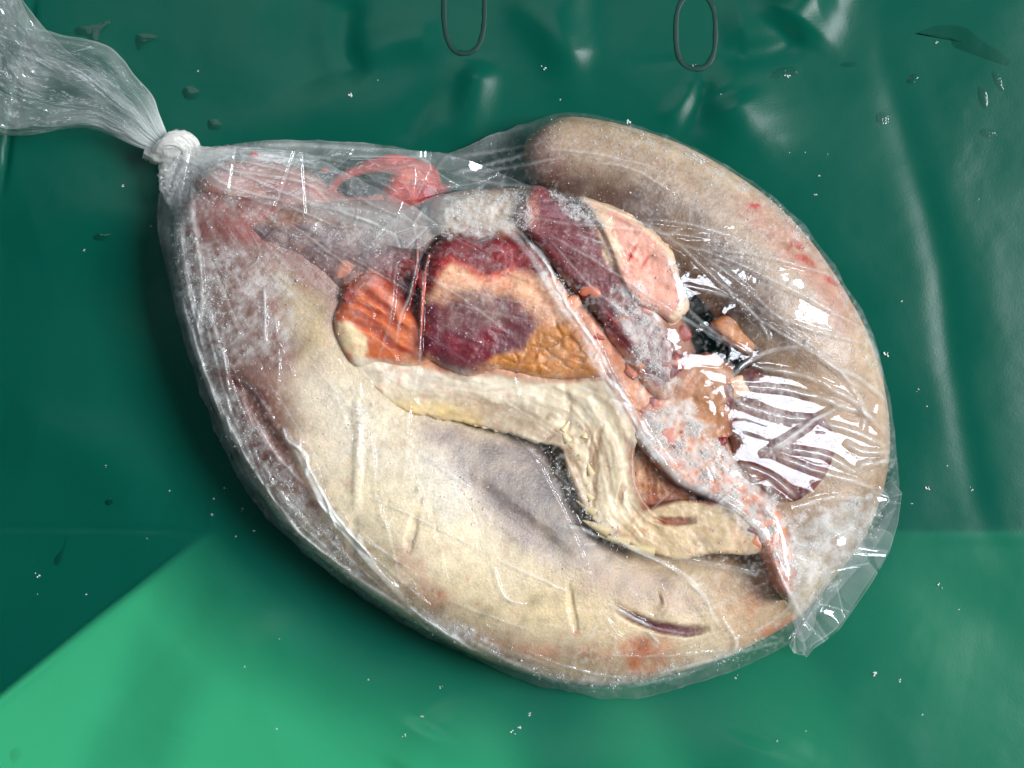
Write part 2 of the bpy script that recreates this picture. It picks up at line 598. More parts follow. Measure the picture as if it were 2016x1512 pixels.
for k_, (xa, xb, xc, xd) in enumerate(((985, 1085, 1120, 1230), (1310, 1380, 1420, 1500), (1640, 1700, 1760, 1850), (330, 372, 130, 190))):  # added unseen slats that cast soft dark bands onto the lit panel
    pq = [(xa, 1250), (xb, 1250), (xd, 1760), (xc, 1760)]
    pq = [(u + 230 / _lz * (_lx - u), v_ + 230 / _lz * (_ly - v_)) for u, v_ in pq]
    ms_ = bpy.data.meshes.new("shade_slat")
    ms_.from_pydata([((x - 1008) * S, -(y - 756) * S, z * S) for z in (-230, -240) for x, y in pq], [], [[3, 2, 1, 0], [4, 5, 6, 7], [0, 1, 5, 4], [1, 2, 6, 5], [2, 3, 7, 6], [3, 0, 4, 7]])
    ms_.materials.append(M_blocker)
    os_ = bpy.data.objects.new("shade_slat", ms_)
    sc.collection.objects.link(os_)
    os_['kind'] = 'structure'
brd = bpy.data.objects.new("blocker_board", me)
sc.collection.objects.link(brd)
brd['kind'] = 'structure'
brd['label'] = 'unseen dark board added under the back of the tarpaulin to block light'

# ------------------------------------------------------------------ colour of the tongue (outer C)
CT = np.zeros(GX.shape + (3,)) + lin((206, 194, 160))
# tissue colours; shade comes from the lamps, and on the inner arm also painted
paint_area(CT, [(300, 350), (700, 350), (760, 520), (640, 700), (640, 900), (560, 1000), (300, 900)], (150, 112, 96), 50, 1, 20)
paint_area(CT, [(360, 380), (470, 370), (620, 440), (620, 490), (520, 470), (420, 500), (370, 470)], (176, 52, 42), 14, 0.95, 14, mott=0.5, mscale=26, seed=3)
paint_area(CT, [(360, 430), (540, 470), (560, 640), (470, 760), (400, 700)], (140, 92, 78), 30, 0.85, 20, mott=0.7, mscale=40, seed=4)
paint_area(CT, [(545, 530), (640, 590), (665, 700), (600, 720), (560, 640)], (196, 182, 140), 25, 0.9, 12)
paint_area(CT, [(600, 730), (800, 820), (930, 950), (960, 1100), (800, 1130), (660, 1000), (590, 880)], (232, 224, 192), 50, 0.95, 20)
paint_area(CT, [(700, 900), (850, 1000), (1000, 1120), (1180, 1180), (1130, 1250), (950, 1220), (760, 1100), (660, 980)], (230, 218, 172), 45, 0.8, 18)
paint_area(CT, [(820, 830), (1080, 870), (1150, 980), (1230, 1090), (1120, 1120), (980, 1060), (900, 960), (830, 900)], (152, 142, 138), 26, 0.95, 20, mott=0.5, mscale=40, seed=6)
paint_area(CT, [(810, 880), (880, 890), (930, 990), (880, 1030), (820, 960)], (224, 226, 214), 18, 0.8, 12, mott=0.4, mscale=24, seed=8)
paint_area(CT, [(940, 930), (1010, 930), (1060, 1040), (1090, 1100), (1030, 1090), (980, 1020)], (128, 108, 116), 18, 0.5, 16, mott=0.6, mscale=26, seed=9)
paint_area(CT, [(1150, 1110), (1300, 1120), (1380, 1160), (1390, 1220), (1260, 1220), (1140, 1170)], (176, 154, 134), 22, 0.85, 14, mott=0.4, seed=10)
paint_area(CT, [(1120, 1160), (1300, 1200), (1450, 1210), (1420, 1270), (1200, 1260), (1100, 1220)], (214, 202, 158), 20, 0.6, 12, mott=0.3, seed=12)
paint_area(CT, [(1400, 1090), (1520, 1080), (1560, 1160), (1600, 1230), (1480, 1290), (1420, 1240)], (206, 176, 138), 25, 0.8, 14, mott=0.4, seed=13)
# orange staining along the lower rim
paint_area(CT, [(930, 1245), (1040, 1270), (1180, 1275), (1300, 1230), (1340, 1290), (1280, 1320), (1120, 1310), (980, 1290)], (206, 138, 96), 22, 0.65, 16, mott=0.8, mscale=34, seed=14)
paint_area(CT, [(1220, 1260), (1300, 1250), (1320, 1320), (1250, 1335)], (200, 112, 70), 12, 0.8, 12, mott=0.8, mscale=22, seed=15)
paint_area(CT, [(1500, 1240), (1560, 1215), (1590, 1225), (1550, 1262), (1510, 1276)], (212, 112, 66), 9, 0.95, 8, mott=0.5, mscale=18, seed=16)
paint_area(CT, [(1460, 1170), (1500, 1120), (1560, 1150), (1500, 1190), (1470, 1230)], (204, 142, 92), 12, 0.7, 8, mott=0.5, seed=17)
paint_area(CT, [(770, 1070), (820, 1065), (840, 1130), (900, 1190), (850, 1210), (790, 1150)], (196, 140, 104), 14, 0.7, 12, mott=0.6, mscale=24, seed=18)
# brown bruised strip down the left side
paint_area(CT, [(430, 720), (480, 770), (530, 860), (590, 930), (640, 1000), (620, 1010), (540, 930), (480, 860), (430, 780)], (128, 62, 54), 14, 0.9, 14, mott=0.6, mscale=28, seed=19)
paint_area(CT, [(440, 725), (480, 760), (470, 765)], (86, 22, 26), 7, 1, 5)
paint_area(CT, [(496, 758), (520, 770), (530, 795), (508, 785)], (96, 28, 34), 7, 0.95, 4)
paint_area(CT, [(470, 900), (600, 1010), (760, 1150), (900, 1250), (1080, 1320), (1040, 1400), (500, 1200), (420, 900)], (162, 142, 124), 22, 0.8, 14, mott=0.35, mscale=50, seed=20)
paint_area(CT, [(950, 1305), (1150, 1345), (1350, 1330), (1500, 1280), (1600, 1290), (1200, 1420), (900, 1350)], (186, 172, 156), 14, 0.75, 10, mott=0.4, seed=22)
for q in range(70):      # dark pores on the underside
    t = random.random()
    x = 560 + 330 * t + random.gauss(0, 16)
    y = 1050 + 165 * t + random.gauss(0, 16)
    r = random.uniform(1.2, 3.0)
    paint_area(CT, [(x - r, y), (x, y - r), (x + r, y), (x, y + r)], (78, 60, 44), 1.6, 0.85, 0)
for x, y, r, c in ((684, 950, 14, (170, 120, 84)), (872, 1172, 10, (205, 120, 84)), (938, 1190, 5, (190, 140, 90)), (921, 1141, 4, (205, 105, 70)),
                   (785, 1108, 8, (170, 92, 60)), (656, 1004, 8, (96, 58, 48)), (820, 940, 4, (60, 50, 50)), (805, 1087, 7, (176, 96, 66)), (1133, 1247, 6, (190, 110, 66)),
                   (727, 1083, 6, (170, 100, 66)), (1106, 1250, 4, (196, 130, 80))):
    a = np.linspace(0, 2 * math.pi, 9)[:-1]
    poly = [(x + r * math.cos(t), y + r * 0.8 * math.sin(t)) for t in a]
    paint_area(CT, poly, c, r * 0.35 + 1, 0.85, 2, 10, mott=0.5, mscale=6, seed=int(x))
    if r > 8:
        paint_area(CT, [(x + .45 * (u - x), y + .45 * (v - y)) for u, v in poly], (216, 190, 140), 3, 0.5, 1)
for q in range(5):
    paint_line(CT, [(818 + 3 * q, 962 + 5 * q), (821 + 3 * q, 966 + 5 * q)], 1.6, (45, 38, 40), 1.5, 1, 0, taper=0)
# slit in the skin, lower right
SLIT = [(1205, 1190), (1245, 1215), (1290, 1232), (1340, 1243), (1400, 1240)]
CT *= (1 - 0.30 * np.clip(fbm(GX + 30 * fbm(GX, GY, 50, 71), GY, 46, 72, 4, 0.6) * 3, 0, 1))[..., None] * np.array([1.0, 0.97, 0.97])
paint_line(CT, SLIT, 6, (82, 34, 42), 6, 1, 3)
paint_line(CT, [(1285, 1232), (1330, 1240), (1395, 1238)], 9, (124, 78, 82), 6, 0.6, 3)
# right arm
RIM = [(1060, 235), (1200, 232), (1370, 285), (1540, 395), (1680, 560), (1750, 760), (1760, 930)]
paint_area(CT, [(1000, 200), (1250, 225), (1500, 330), (1700, 540), (1780, 800), (1780, 1000), (1700, 1100), (1560, 1080), (1450, 900), (1480, 620), (1250, 480), (1080, 380), (1000, 320)], (172, 150, 122), 16, 1, 10)
paint_area(CT, [(1060, 300), (1160, 330), (1290, 360), (1400, 430), (1520, 560), (1600, 720), (1440, 640), (1250, 500), (1080, 400)], (90, 68, 58), 30, 1.0, 20, mott=0.45, mscale=50, seed=25)  # brown flesh, darkened further by painted shade on the arm's inner side
paint_area(CT, [(1020, 250), (1060, 240), (1100, 290), (1130, 350), (1060, 370), (1020, 320)], (136, 98, 88), 20, 0.7, 12, mott=0.3, seed=26)
paint_line(CT, RIM, 30, (214, 194, 156), 30, 0.85, 10, mott=0.3)
paint_line(CT, [(1430, 370), (1560, 480), (1640, 580), (1690, 680)], 22, (204, 156, 138), 26, 0.8, 12, mott=0.5, mscale=30, seed=28)
for p, wd in (([(1395, 460), (1420, 470), (1440, 468)], 0), ([(1465, 402), (1480, 406), (1500, 408)], 3.0), ([(1470, 411), (1500, 403)], 2.0), ([(1555, 472), (1570, 482), (1585, 492)], 4),
              ([(1560, 500), (1590, 515), (1600, 530)], 4), ([(1620, 545), (1632, 550), (1648, 560)], 4), ([(1640, 552), (1652, 566)], 3), ([(1560, 480), (1545, 500)], 2)):
    if wd:
        paint_line(CT, p, wd, (190, 48, 52), wd, 0.85, 4, 10, mott=0.5, mscale=6)
paint_area(CT, [(1440, 730), (1540, 740), (1600, 800), (1630, 880), (1600, 970), (1500, 960), (1430, 800)], (86, 44, 46), 18, 0.95, 12, mott=0.4, mscale=30, seed=30)
paint_area(CT, [(1560, 900), (1720, 860), (1760, 1000), (1660, 1120), (1540, 1090)], (168, 148, 120), 22, 0.85, 12, mott=0.3, seed=31)
CT *= (1 + 0.20 * fbm(GX, GY, 60, 90, 5))[..., None]
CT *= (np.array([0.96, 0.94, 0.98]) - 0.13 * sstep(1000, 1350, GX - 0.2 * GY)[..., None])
paint_area(CT, [(560, 760), (660, 700), (760, 800), (900, 960), (1060, 1110), (1000, 1190), (820, 1120), (680, 1010)], (240, 234, 210), 60, 0.55, 24, mott=0.3, mscale=60, seed=80)
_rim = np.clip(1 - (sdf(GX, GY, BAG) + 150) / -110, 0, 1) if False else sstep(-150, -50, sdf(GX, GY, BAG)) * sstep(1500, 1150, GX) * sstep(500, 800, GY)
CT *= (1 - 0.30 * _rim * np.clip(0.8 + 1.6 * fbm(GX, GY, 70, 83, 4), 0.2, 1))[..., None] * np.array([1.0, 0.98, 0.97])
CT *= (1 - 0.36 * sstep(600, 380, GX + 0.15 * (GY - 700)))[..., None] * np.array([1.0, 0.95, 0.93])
paint_area(CT, [(980, 860), (1110, 900), (1190, 1020), (1260, 1090), (1180, 1130), (1060, 1070), (960, 980), (900, 870)], (92, 84, 84), 36, 0.75, 24, mott=0.7, mscale=36, seed=61)
_w = sstep(0.78, 0.95, ridged(GX + 30 * fbm(GX, GY, 70, 62), GY + 30 * fbm(GX, GY, 70, 65), 90, 67, 4))[..., None] * 0.22
CT = CT * (1 - _w) + _w * CT * np.array([0.75, 0.45, 0.38])
# streaky fibres near the root
CT *= (1 + 0.16 * fbm(GX * 1.0 - GY * 0.55, GY * 0.12 + GX * 0.06, 9, 95, 2) * sstep(760, 560, GX) * sstep(450, 560, GY))[..., None]

# ------------------------------------------------------------------ colour of the parts inside the curl
CI = np.zeros(GX.shape + (3,)) + lin((150, 104, 84))
paint_area(CI, [(480, 440), (840, 430), (860, 520), (740, 560), (690, 640), (600, 580), (500, 520)], (84, 52, 56), 12, 1, 14, mott=0.35, mscale=22, seed=1)
paint_area(CI, [(640, 400), (900, 400), (880, 470), (700, 480)], (150, 132, 122), 18, 0.9, 12, mott=0.3, seed=2)
paint_area(CI, [(730, 500), (840, 490), (850, 560), (840, 640), (790, 660), (760, 590)], (104, 28, 24), 10, 1, 10, seed=3)
paint_area(CI, [(780, 560), (850, 560), (850, 620), (800, 640)], (60, 18, 16), 14, 0.7, 8)
paint_area(CI, [(640, 600), (700, 540), (740, 540), (800, 610), (850, 640), (850, 740), (760, 740), (690, 720)], (206, 104, 52), 8, 1, 6, mott=0.1, seed=4)
paint_area(CI, [(690, 560), (730, 535), (780, 580), (790, 620), (740, 600)], (214, 124, 98), 12, 0.9, 6)
for p in ([(672, 622), (710, 640), (750, 660), (790, 690)], [(690, 590), (730, 610), (780, 640), (810, 660)], [(700, 560), (750, 600), (780, 630)], [(680, 605), (720, 625), (770, 655)], [(740, 655), (770, 680), (830, 700)], [(700, 650), (730, 690)]):
    paint_line(CI, p, 2.5, (150, 44, 22), 5, 0.8, 4)
paint_area(CI, [(655, 630), (690, 636), (722, 664), (724, 690), (708, 716), (680, 690), (662, 660)], (228, 202, 160), 5, 1, 3)
# membrane base
paint_area(CI, [(690, 700), (760, 712), (840, 716), (865, 706), (880, 732), (960, 735), (1000, 728), (1060, 748), (1180, 740), (1260, 840), (1270, 1010), (1300, 1090), (1500, 1120), (1200, 1120), (1060, 900), (780, 820), (700, 740)], (220, 202, 172), 5, 1, 4)
paint_area(CI, [(740, 790), (860, 790), (960, 800), (950, 850), (860, 850), (790, 820)], (222, 186, 112), 14, 0.8, 8, mott=0.3, seed=5)
paint_area(CI, [(880, 770), (1060, 790), (1080, 860), (940, 840)], (176, 152, 126), 18, 0.9, 10, mott=0.3, seed=6)
paint_area(CI, [(700, 712), (860, 708), (960, 745), (1080, 760), (1060, 785), (900, 770), (760, 760)], (230, 216, 198), 14, 0.8, 10, seed=74)
paint_area(CI, [(760, 705), (850, 700), (830, 720), (780, 718)], (206, 120, 60), 6, 0.7, 5)
for p in ([(1110, 750), (1120, 800), (1115, 850), (1095, 862)], [(1195, 815), (1175, 870), (1170, 950), (1168, 1020)], [(1160, 830), (1164, 870), (1162, 920), (1150, 950)],
          [(1075, 830), (1090, 815), (1102, 825)], [(1130, 860), (1145, 868), (1155, 850), (1150, 830)], [(1065, 870), (1095, 850), (1100, 838)], [(1230, 950), (1222, 970), (1218, 995)],
          [(1124, 855), (1130, 900), (1150, 940)], [(1096, 850), (1120, 862), (1140, 850)], [(1180, 860), (1185, 900)]):
    paint_line(CI, p, 2.0, (150, 104, 70), 6, 0.55, 3)
# block in the centre
paint_area(CI, [(826, 600), (850, 490), (1000, 455), (1110, 540), (1210, 700), (1190, 745), (1060, 750), (960, 735), (900, 745), (820, 720)], (205, 150, 116), 6, 1, 5, seed=7)
paint_area(CI, [(850, 580), (880, 515), (940, 535), (1040, 525), (1100, 560), (1130, 620), (1080, 640), (1050, 600), (980, 560), (900, 570)], (222, 168, 134), 10, 0.9, 8)
paint_area(CI, [(828, 640), (836, 596), (880, 592), (950, 578), (1010, 592), (1046, 616), (1056, 650), (1032, 694), (975, 704), (945, 728), (912, 744), (880, 730), (852, 708), (822, 700)], (100, 34, 46), 15, 1, 14, 22, seed=8)
paint_area(CI, [(860, 570), (960, 560), (1030, 590), (1010, 640), (880, 640)], (150, 122, 112), 26, 0.75, 18, mott=0.9, mscale=22, seed=9)
paint_area(CI, [(880, 660), (990, 650), (960, 700), (900, 720)], (128, 26, 40), 18, 0.7, 10, mott=0.4, seed=10)
paint_area(CI, [(828, 560), (836, 500), (850, 478), (890, 458), (935, 472), (965, 462), (1020, 470), (1070, 505), (1095, 545), (1060, 542), (1015, 528), (965, 545), (930, 530), (890, 512), (862, 540), (845, 585)], (118, 22, 28), 7, 1, 6, seed=11)
paint_line(CI, [(845, 585), (880, 514), (925, 532), (962, 548), (1010, 532), (1060, 545)], 4, (190, 50, 30), 8, 0.7, 3, mott=0.6)
paint_area(CI, [(955, 480), (1030, 485), (1060, 520), (980, 520)], (150, 44, 48), 14, 0.6, 8, mott=0.4, seed=12)
paint_area(CI, [(860, 385), (1050, 370), (1050, 440), (960, 462), (880, 455), (850, 470)], (176, 160, 140), 10, 0.95, 8, mott=0.15, seed=13)
paint_area(CI, [(1060, 640), (1130, 630), (1160, 680), (1190, 735), (1140, 748), (1080, 752), (1055, 738), (1000, 728), (955, 716), (985, 700), (1032, 695)], (196, 126, 60), 6, 1, 6, seed=14)
# upper right block: muscle and its fat
paint_area(CI, [(1010, 430), (1048, 362), (1130, 395), (1210, 470), (1260, 570), (1330, 690), (1330, 760), (1240, 690), (1150, 600), (1060, 480)], (116, 50, 58), 6, 1, 8, mott=0.15, seed=15)
paint_area(CI, [(1012, 428), (1040, 375), (1058, 380), (1060, 420), (1050, 450)], (156, 84, 62), 8, 0.9, 6, mott=0.3, seed=16)
paint_area(CI, [(1130, 385), (1230, 415), (1300, 470), (1330, 500), (1360, 600), (1325, 635), (1270, 612), (1225, 560), (1190, 480), (1150, 420)], (226, 164, 144), 6, 1, 6, mott=0.1, seed=17)
paint_line(CI, [(1160, 395), (1190, 440), (1205, 500), (1225, 540)], 13, (232, 200, 168), 9, 0.9, 6)
paint_line(CI, [(1150, 385), (1230, 418), (1300, 470), (1325, 500), (1342, 550), (1352, 596), (1325, 628)], 6, (236, 204, 170), 6, 0.9, 3, taper=0)
for p in ([(1252, 478), (1240, 500), (1232, 520)], [(1235, 500), (1260, 515)], [(1280, 500), (1262, 530)], [(1205, 450), (1208, 470)]):
    paint_line(CI, p, 1.5, (202, 80, 70), 3, 0.8, 3)
# diagonal strip of pink fat under the frost
paint_area(CI, [(1085, 545), (1140, 590), (1200, 650), (1260, 720), (1320, 800), (1400, 860), (1450, 940), (1540, 1010), (1560, 1110), (1500, 1060), (1430, 1000), (1330, 945), (1250, 850), (1195, 740), (1140, 650)], (214, 138, 104), 8, 1, 8, mott=0.25, mscale=24, seed=18)
paint_area(CI, [(1220, 720), (1290, 760), (1400, 860), (1400, 930), (1300, 880), (1240, 800)], (222, 142, 84), 16, 0.7, 12, mott=0.7, mscale=20, seed=19)
paint_area(CI, [(1190, 590), (1270, 610), (1325, 690), (1330, 760), (1290, 760), (1230, 690), (1180, 640)], (126, 46, 54), 8, 0.95, 10, mott=0.3, seed=20)
paint_area(CI, [(1130, 545), (1190, 590), (1180, 640), (1140, 600)], (70, 38, 38), 8, 0.8, 8, mott=0.4, seed=21)
# tan gland and dark muscle to the right
paint_area(CI, [(1310, 760), (1350, 700), (1420, 700), (1450, 760), (1440, 850), (1400, 880), (1340, 830)], (180, 128, 92), 9, 1, 10, mott=0.3, mscale=30, seed=22)
paint_area(CI, [(1425, 760), (1480, 725), (1590, 730), (1670, 800), (1650, 920), (1590, 1000), (1520, 980), (1450, 880)], (84, 32, 40), 9, 1, 10, mott=0.35, mscale=26, seed=23)
paint_area(CI, [(1230, 860), (1330, 940), (1440, 1000), (1430, 1010), (1260, 1010), (1235, 940)], (150, 88, 62), 8, 1, 6, mott=0.4, mscale=18, seed=24)
paint_area(CI, [(1380, 960), (1450, 990), (1440, 1010), (1360, 1010)], (110, 36, 44), 8, 0.9, 6)
paint_area(CI, [(1250, 1010), (1340, 985), (1450, 1000), (1540, 1070), (1500, 1110), (1300, 1110), (1200, 1060)], (206, 180, 142), 7, 1, 5, mott=0.15, seed=25)
paint_line(CI, [(1282, 1022), (1320, 1026), (1372, 1024)], 4, (136, 70, 52), 5, 0.95, 4)
paint_area(CI, [(1440, 1010), (1530, 1070), (1480, 1100), (1440, 1060)], (192, 158, 128), 10, 0.7, 6, mott=0.5, seed=26)
paint_area(CI, [(1490, 1060), (1530, 1050), (1545, 1110), (1550, 1180), (1510, 1160)], (208, 120, 92), 10, 0.9, 8, mott=0.3, seed=27)
paint_area(CI, [(1400, 630), (1440, 615), (1500, 650), (1495, 690), (1460, 692), (1430, 670)], (190, 128, 82), 7, 1, 6, mott=0.3, seed=28)
for k_ in range(5):
    paint_line(CI, [(1250 + 12 * k_, 880 + 5 * k_), (1262 + 10 * k_, 930), (1255 + 14 * k_, 985)], 1.5, (206, 160, 110), 3, 0.6, 8, 20, seed=k_)
paint_line(CI, [(828, 700), (826, 620), (838, 520), (880, 465), (960, 462), (1050, 480), (1100, 540)], 7, (92, 20, 20), 12, 0.75, 5, taper=0, mott=0.4)
paint_line(CI, [(850, 712), (900, 742), (960, 735), (1060, 750), (1180, 742)], 3, (150, 70, 44), 8, 0.7, 5, taper=0, mott=0.6)
paint_line(CI, [(662, 640), (680, 600), (720, 545), (780, 575), (840, 650)], 4, (150, 50, 30), 10, 0.7, 5, taper=0, mott=0.4)
CI *= (1 + 0.5 * fbm(GX, GY, 44, 190, 6, 0.62))[..., None]
_v = ridged(GX + 22 * fbm(GX, GY, 40, 193), GY + 22 * fbm(GX, GY, 40, 196), 46, 198, 3)
_v = sstep(0.80, 0.93, _v)[..., None] * 0.38
CI = CI * (1 - _v) + _v * CI * np.array([0.85, 0.42, 0.36])
CI *= (1 + 0.30 * fbm(GX * 0.25 + GY * 0.12, GY - GX * 0.4, 9, 199, 2))[..., None]

# relief for the inner parts (height offsets, design units)
RI = 7.0 * fbm(GX, GY, 50, 200, 5) + 2.2 * fbm(GX, GY, 12, 206, 3) + 3.0 * (ridged(GX * 0.5 + 20 * fbm(GX, GY, 60, 211), GY - GX * 0.3, 34, 208, 3) - 0.6)
for p, wd, am in (
    ([(1110, 750), (1120, 800), (1115, 850), (1095, 862)], 3, -2.5), ([(1195, 815), (1175, 870), (1170, 950), (1168, 1020)], 3, -2.5),
    ([(1160, 830), (1164, 870), (1162, 920), (1150, 950)], 3, -2.5), ([(1075, 830), (1090, 815), (1102, 825)], 3, 2.5),
    ([(1130, 860), (1145, 868), (1155, 850), (1150, 830)], 3, -2.5), ([(1065, 870), (1095, 850), (1100, 838)], 3, -2.5),
    ([(1230, 950), (1222, 970), (1218, 995)], 3, -4), ([(1136, 745), (1150, 800), (1200, 900), (1210, 1000)], 12, 5),
    ([(1282, 1022), (1320, 1026), (1372, 1024)], 4, -9), ([(780, 800), (900, 790), (1040, 800)], 16, 4),
    ([(672, 622), (710, 640), (750, 660), (790, 690)], 4, -6), ([(690, 590), (730, 610), (780, 640), (810, 660)], 4, -6),
    ([(700, 560), (750, 600), (780, 630)], 4, -6), ([(860, 548), (930, 545), (1010, 555), (1090, 590)], 5, -3),
    ([(1180, 440), (1230, 540)], 8, 4), ([(1252, 478), (1240, 500), (1232, 520)], 2, -3),
):
    paint_line(RI, p, wd, am, wd * 1.5, 1, 4, add=True)
# fat lobules: cell pattern in the orange fat
sd = [(random.uniform(950, 1200), random.uniform(625, 760)) for _ in range(75)]
sl = win(sd, 10)
X, Y = GX[sl], GY[sl]
Xw = X + 10 * fbm(X, Y, 20, 5)
Yw = Y + 10 * fbm(X, Y, 20, 6)
f1 = np.full(X.shape, 1e9)
f2 = np.full(X.shape, 1e9)
for (a, b) in sd:
    d = np.hypot(Xw - a, (Yw - b) * 1.2)
    f2 = np.minimum(np.maximum(f1, d), f2)
    f1 = np.minimum(f1, d)
lob = sstep(0, 9, f2 - f1)
lm = sstep(8, -8, sdf(X, Y, [(1060, 640), (1130, 625), (1160, 680), (1190, 735), (1140, 748), (1080, 752), (1055, 738), (1000, 728), (955, 716), (985, 700), (1032, 695)]))
RI[sl] += lm * (lob * 3.5 - 1.5)
CI[sl] *= (1 - 0.30 * lm * (1 - sstep(0, 5, f2 - f1)))[..., None] * np.array([1, 1, 1])

# frost cover (own white of the ice) ------------------------------------
FR = np.zeros(GX.shape)
for poly, a, sf, ms in (
    ([(340, 290), (480, 300), (640, 380), (860, 440), (860, 490), (560, 490), (420, 420), (350, 420)], 0.30, 26, 22),
    ([(330, 380), (380, 380), (400, 560), (450, 720), (420, 740), (350, 600)], 0.9, 14, 12),
    ([(370, 470), (560, 500), (600, 620), (560, 720), (460, 720), (390, 620)], 0.5, 30, 16),
    ([(560, 480), (740, 480), (820, 500), (740, 560), (660, 600), (600, 560)], 0.16, 14, 9),
    ([(860, 380), (1040, 370), (1050, 440), (960, 465), (860, 470)], 0.65, 10, 9),
    ([(420, 740), (470, 780), (600, 960), (720, 1130), (690, 1140), (520, 960), (430, 830)], 0.6, 14, 12),
    ([(800, 1190), (960, 1250), (1010, 1290), (900, 1260), (800, 1210)], 0.6, 12, 12),
    ([(1080, 380), (1150, 390), (1200, 450), (1160, 450), (1110, 420)], 0.85, 8, 10),
    ([(1300, 480), (1345, 520), (1365, 600), (1340, 620), (1320, 530)], 0.5, 8, 10),
    ([(1050, 480), (1110, 560), (1190, 680), (1250, 800), (1230, 830), (1150, 690), (1070, 560)], 0.55, 12, 8),
    ([(1200, 570), (1260, 560), (1300, 620), (1330, 700), (1340, 780), (1290, 740), (1240, 690)], 0.75, 12, 12),
    ([(1280, 780), (1360, 790), (1420, 880), (1520, 960), (1550, 1040), (1500, 1070), (1400, 980), (1310, 920), (1250, 860)], 0.95, 12, 16),
    ([(1230, 700), (1300, 720), (1340, 800), (1290, 820), (1250, 780)], 0.45, 12, 10),
    ([(1380, 440), (1480, 470), (1640, 600), (1700, 700), (1640, 720), (1480, 640), (1380, 540)], 0.3, 20, 8),
    ([(1050, 250), (1250, 260), (1430, 350), (1560, 470), (1500, 480), (1380, 420), (1200, 330), (1060, 310)], 0.2, 18, 7),
    ([(1500, 1040), (1680, 980), (1740, 1000), (1700, 1120), (1620, 1220), (1560, 1190)], 0.65, 14, 16),
    ([(830, 850), (950, 880), (960, 1000), (860, 1010), (820, 930)], 0.12, 20, 5),
    ([(1000, 1300), (1200, 1340), (1450, 1270), (1540, 1250), (1400, 1320), (1200, 1370), (1010, 1330)], 0.4, 12, 10),
    ([(1440, 740), (1560, 750), (1600, 850), (1540, 930), (1450, 860)], 0.3, 14, 7),
    ([(600, 760), (720, 780), (760, 900), (660, 900)], 0.3, 24, 6),
    ([(1080, 880), (1180, 1020), (1260, 1085), (1200, 1080), (1100, 980)], 0.4, 8, 6),
):
    X, Y = GX, GY
    s_ = win(poly, sf * 2 + 30)
    X, Y = GX[s_], GY[s_]
    m = sstep(sf, -sf, sdf(X + 24 * fbm(X, Y, 30, 301), Y + 24 * fbm(X, Y, 30, 305), poly)) * a
    n = fbm(X, Y, ms, 311, 4, 0.7)
    FR[s_] = np.maximum(FR[s_], np.clip(m * (0.85 + 3.0 * n), 0, 1) * (m > 0.01))
paint_line(FR, [(u - 10, v_ + 10) for u, v_ in RIM], 14, 0.5, 16, 1, 8, add=True, mott=0.9, mscale=14)
FR = np.clip(FR, 0, 1)
fr_fine = np.clip(0.55 + 3.0 * fbm(GX, GY, 5, 333, 3, 0.8), 0, 1)
FRC = np.clip(FR * (0.35 + 0.75 * fr_fine), 0, 0.92)
frost_col = lin((206, 196, 190))
CT = CT * (1 - FRC[..., None]) + FRC[..., None] * frost_col
CI = CI * (1 - FRC[..., None]) + FRC[..., None] * frost_col
FR_REL = 5.0 * FR * fbm(GX, GY, 11, 340, 3, 0.6)

# ------------------------------------------------------------------ geometry of the meat
tongue = empty("ox_tongue", "whole frozen ox tongue curled up inside the clear plastic bag", "meat", 1000, 750)


def tube(name, outer, inner, hz, nu, nv, mat, parent, raster, relief=None, power=2.0, bott=0.75):
    """closed body between an outer and an inner edge curve; hz rows: (t, centre height, half height)"""
    O = spline(outer, nu)
    I = spline(inner, nu)
    hz = np.asarray(hz, float)
    t = np.linspace(0, 1, nu)
    zc = np.interp(t, hz[:, 0], hz[:, 1])
    hh = np.interp(t, hz[:, 0], hz[:, 2])
    kern = np.ones(41) / 41
    zc = np.convolve(np.pad(zc, 20, 'edge'), kern, 'valid')
    hh = np.convolve(np.pad(hh, 20, 'edge'), kern, 'valid')
    tip = np.clip(np.minimum(t, 1 - t) / 0.035, 0, 1)
    hh = hh * np.sqrt(1 - (1 - tip) ** 2 + 1e-6)
    ang = np.linspace(0, 2 * math.pi, nv, endpoint=False)
    ca, sa = np.cos(ang), np.sin(ang)
    c2 = np.sign(ca) * np.abs(ca) ** (2 / power)
    s2 = np.sign(sa) * np.abs(sa) ** (2 / power)
    M = (O + I) / 2
    D = (O - I) / 2
    px = M[:, 0:1] + D[:, 0:1] * c2[None]
    py = M[:, 1:2] + D[:, 1:2] * c2[None]
    up = np.clip(s2, 0, 1)[None]
    dn = np.clip(s2, -1, 0)[None]
    z = zc[:, None] + hh[:, None] * up + np.minimum(zc, hh * 1.0)[:, None] * dn
    top = s2[None] >= -1e-9
    rel = 0
    if relief is not None:
        rel = sample(relief, px, py) * np.clip(s2 * 1.6, 0, 1)[None]
    z = z + rel
    zz = np.where(top, z, zc[:, None])
    kk = (HC - zz) / HC * S
    V = np.stack([(px - 1008) * kk, -(py - 756) * kk, (z + 2) * S], -1)
    tp = np.broadcast_to(s2[None] >= -0.05, px.shape)
    stamp(px[tp], py[tp], z[tp])
    col = sample(raster, px, py)
    q = grid_quads(nu, nv, True)
    V = V.reshape(-1, 3)
    col = col.reshape(-1, 3)
    # end caps
    c0 = V[:nv].mean(0)
    c1 = V[-nv:].mean(0)
    tr = [(j, (j + 1) % nv, len(V)) for j in range(nv)] + [((nu - 1) * nv + (j + 1) % nv, (nu - 1) * nv + j, len(V) + 1) for j in range(nv)]
    V = np.vstack([V, c0, c1])
    col = np.vstack([col, col[0], col[-1]])
    return make_obj(name, V, q, mat, parent, {'col': col}, tris=tr)


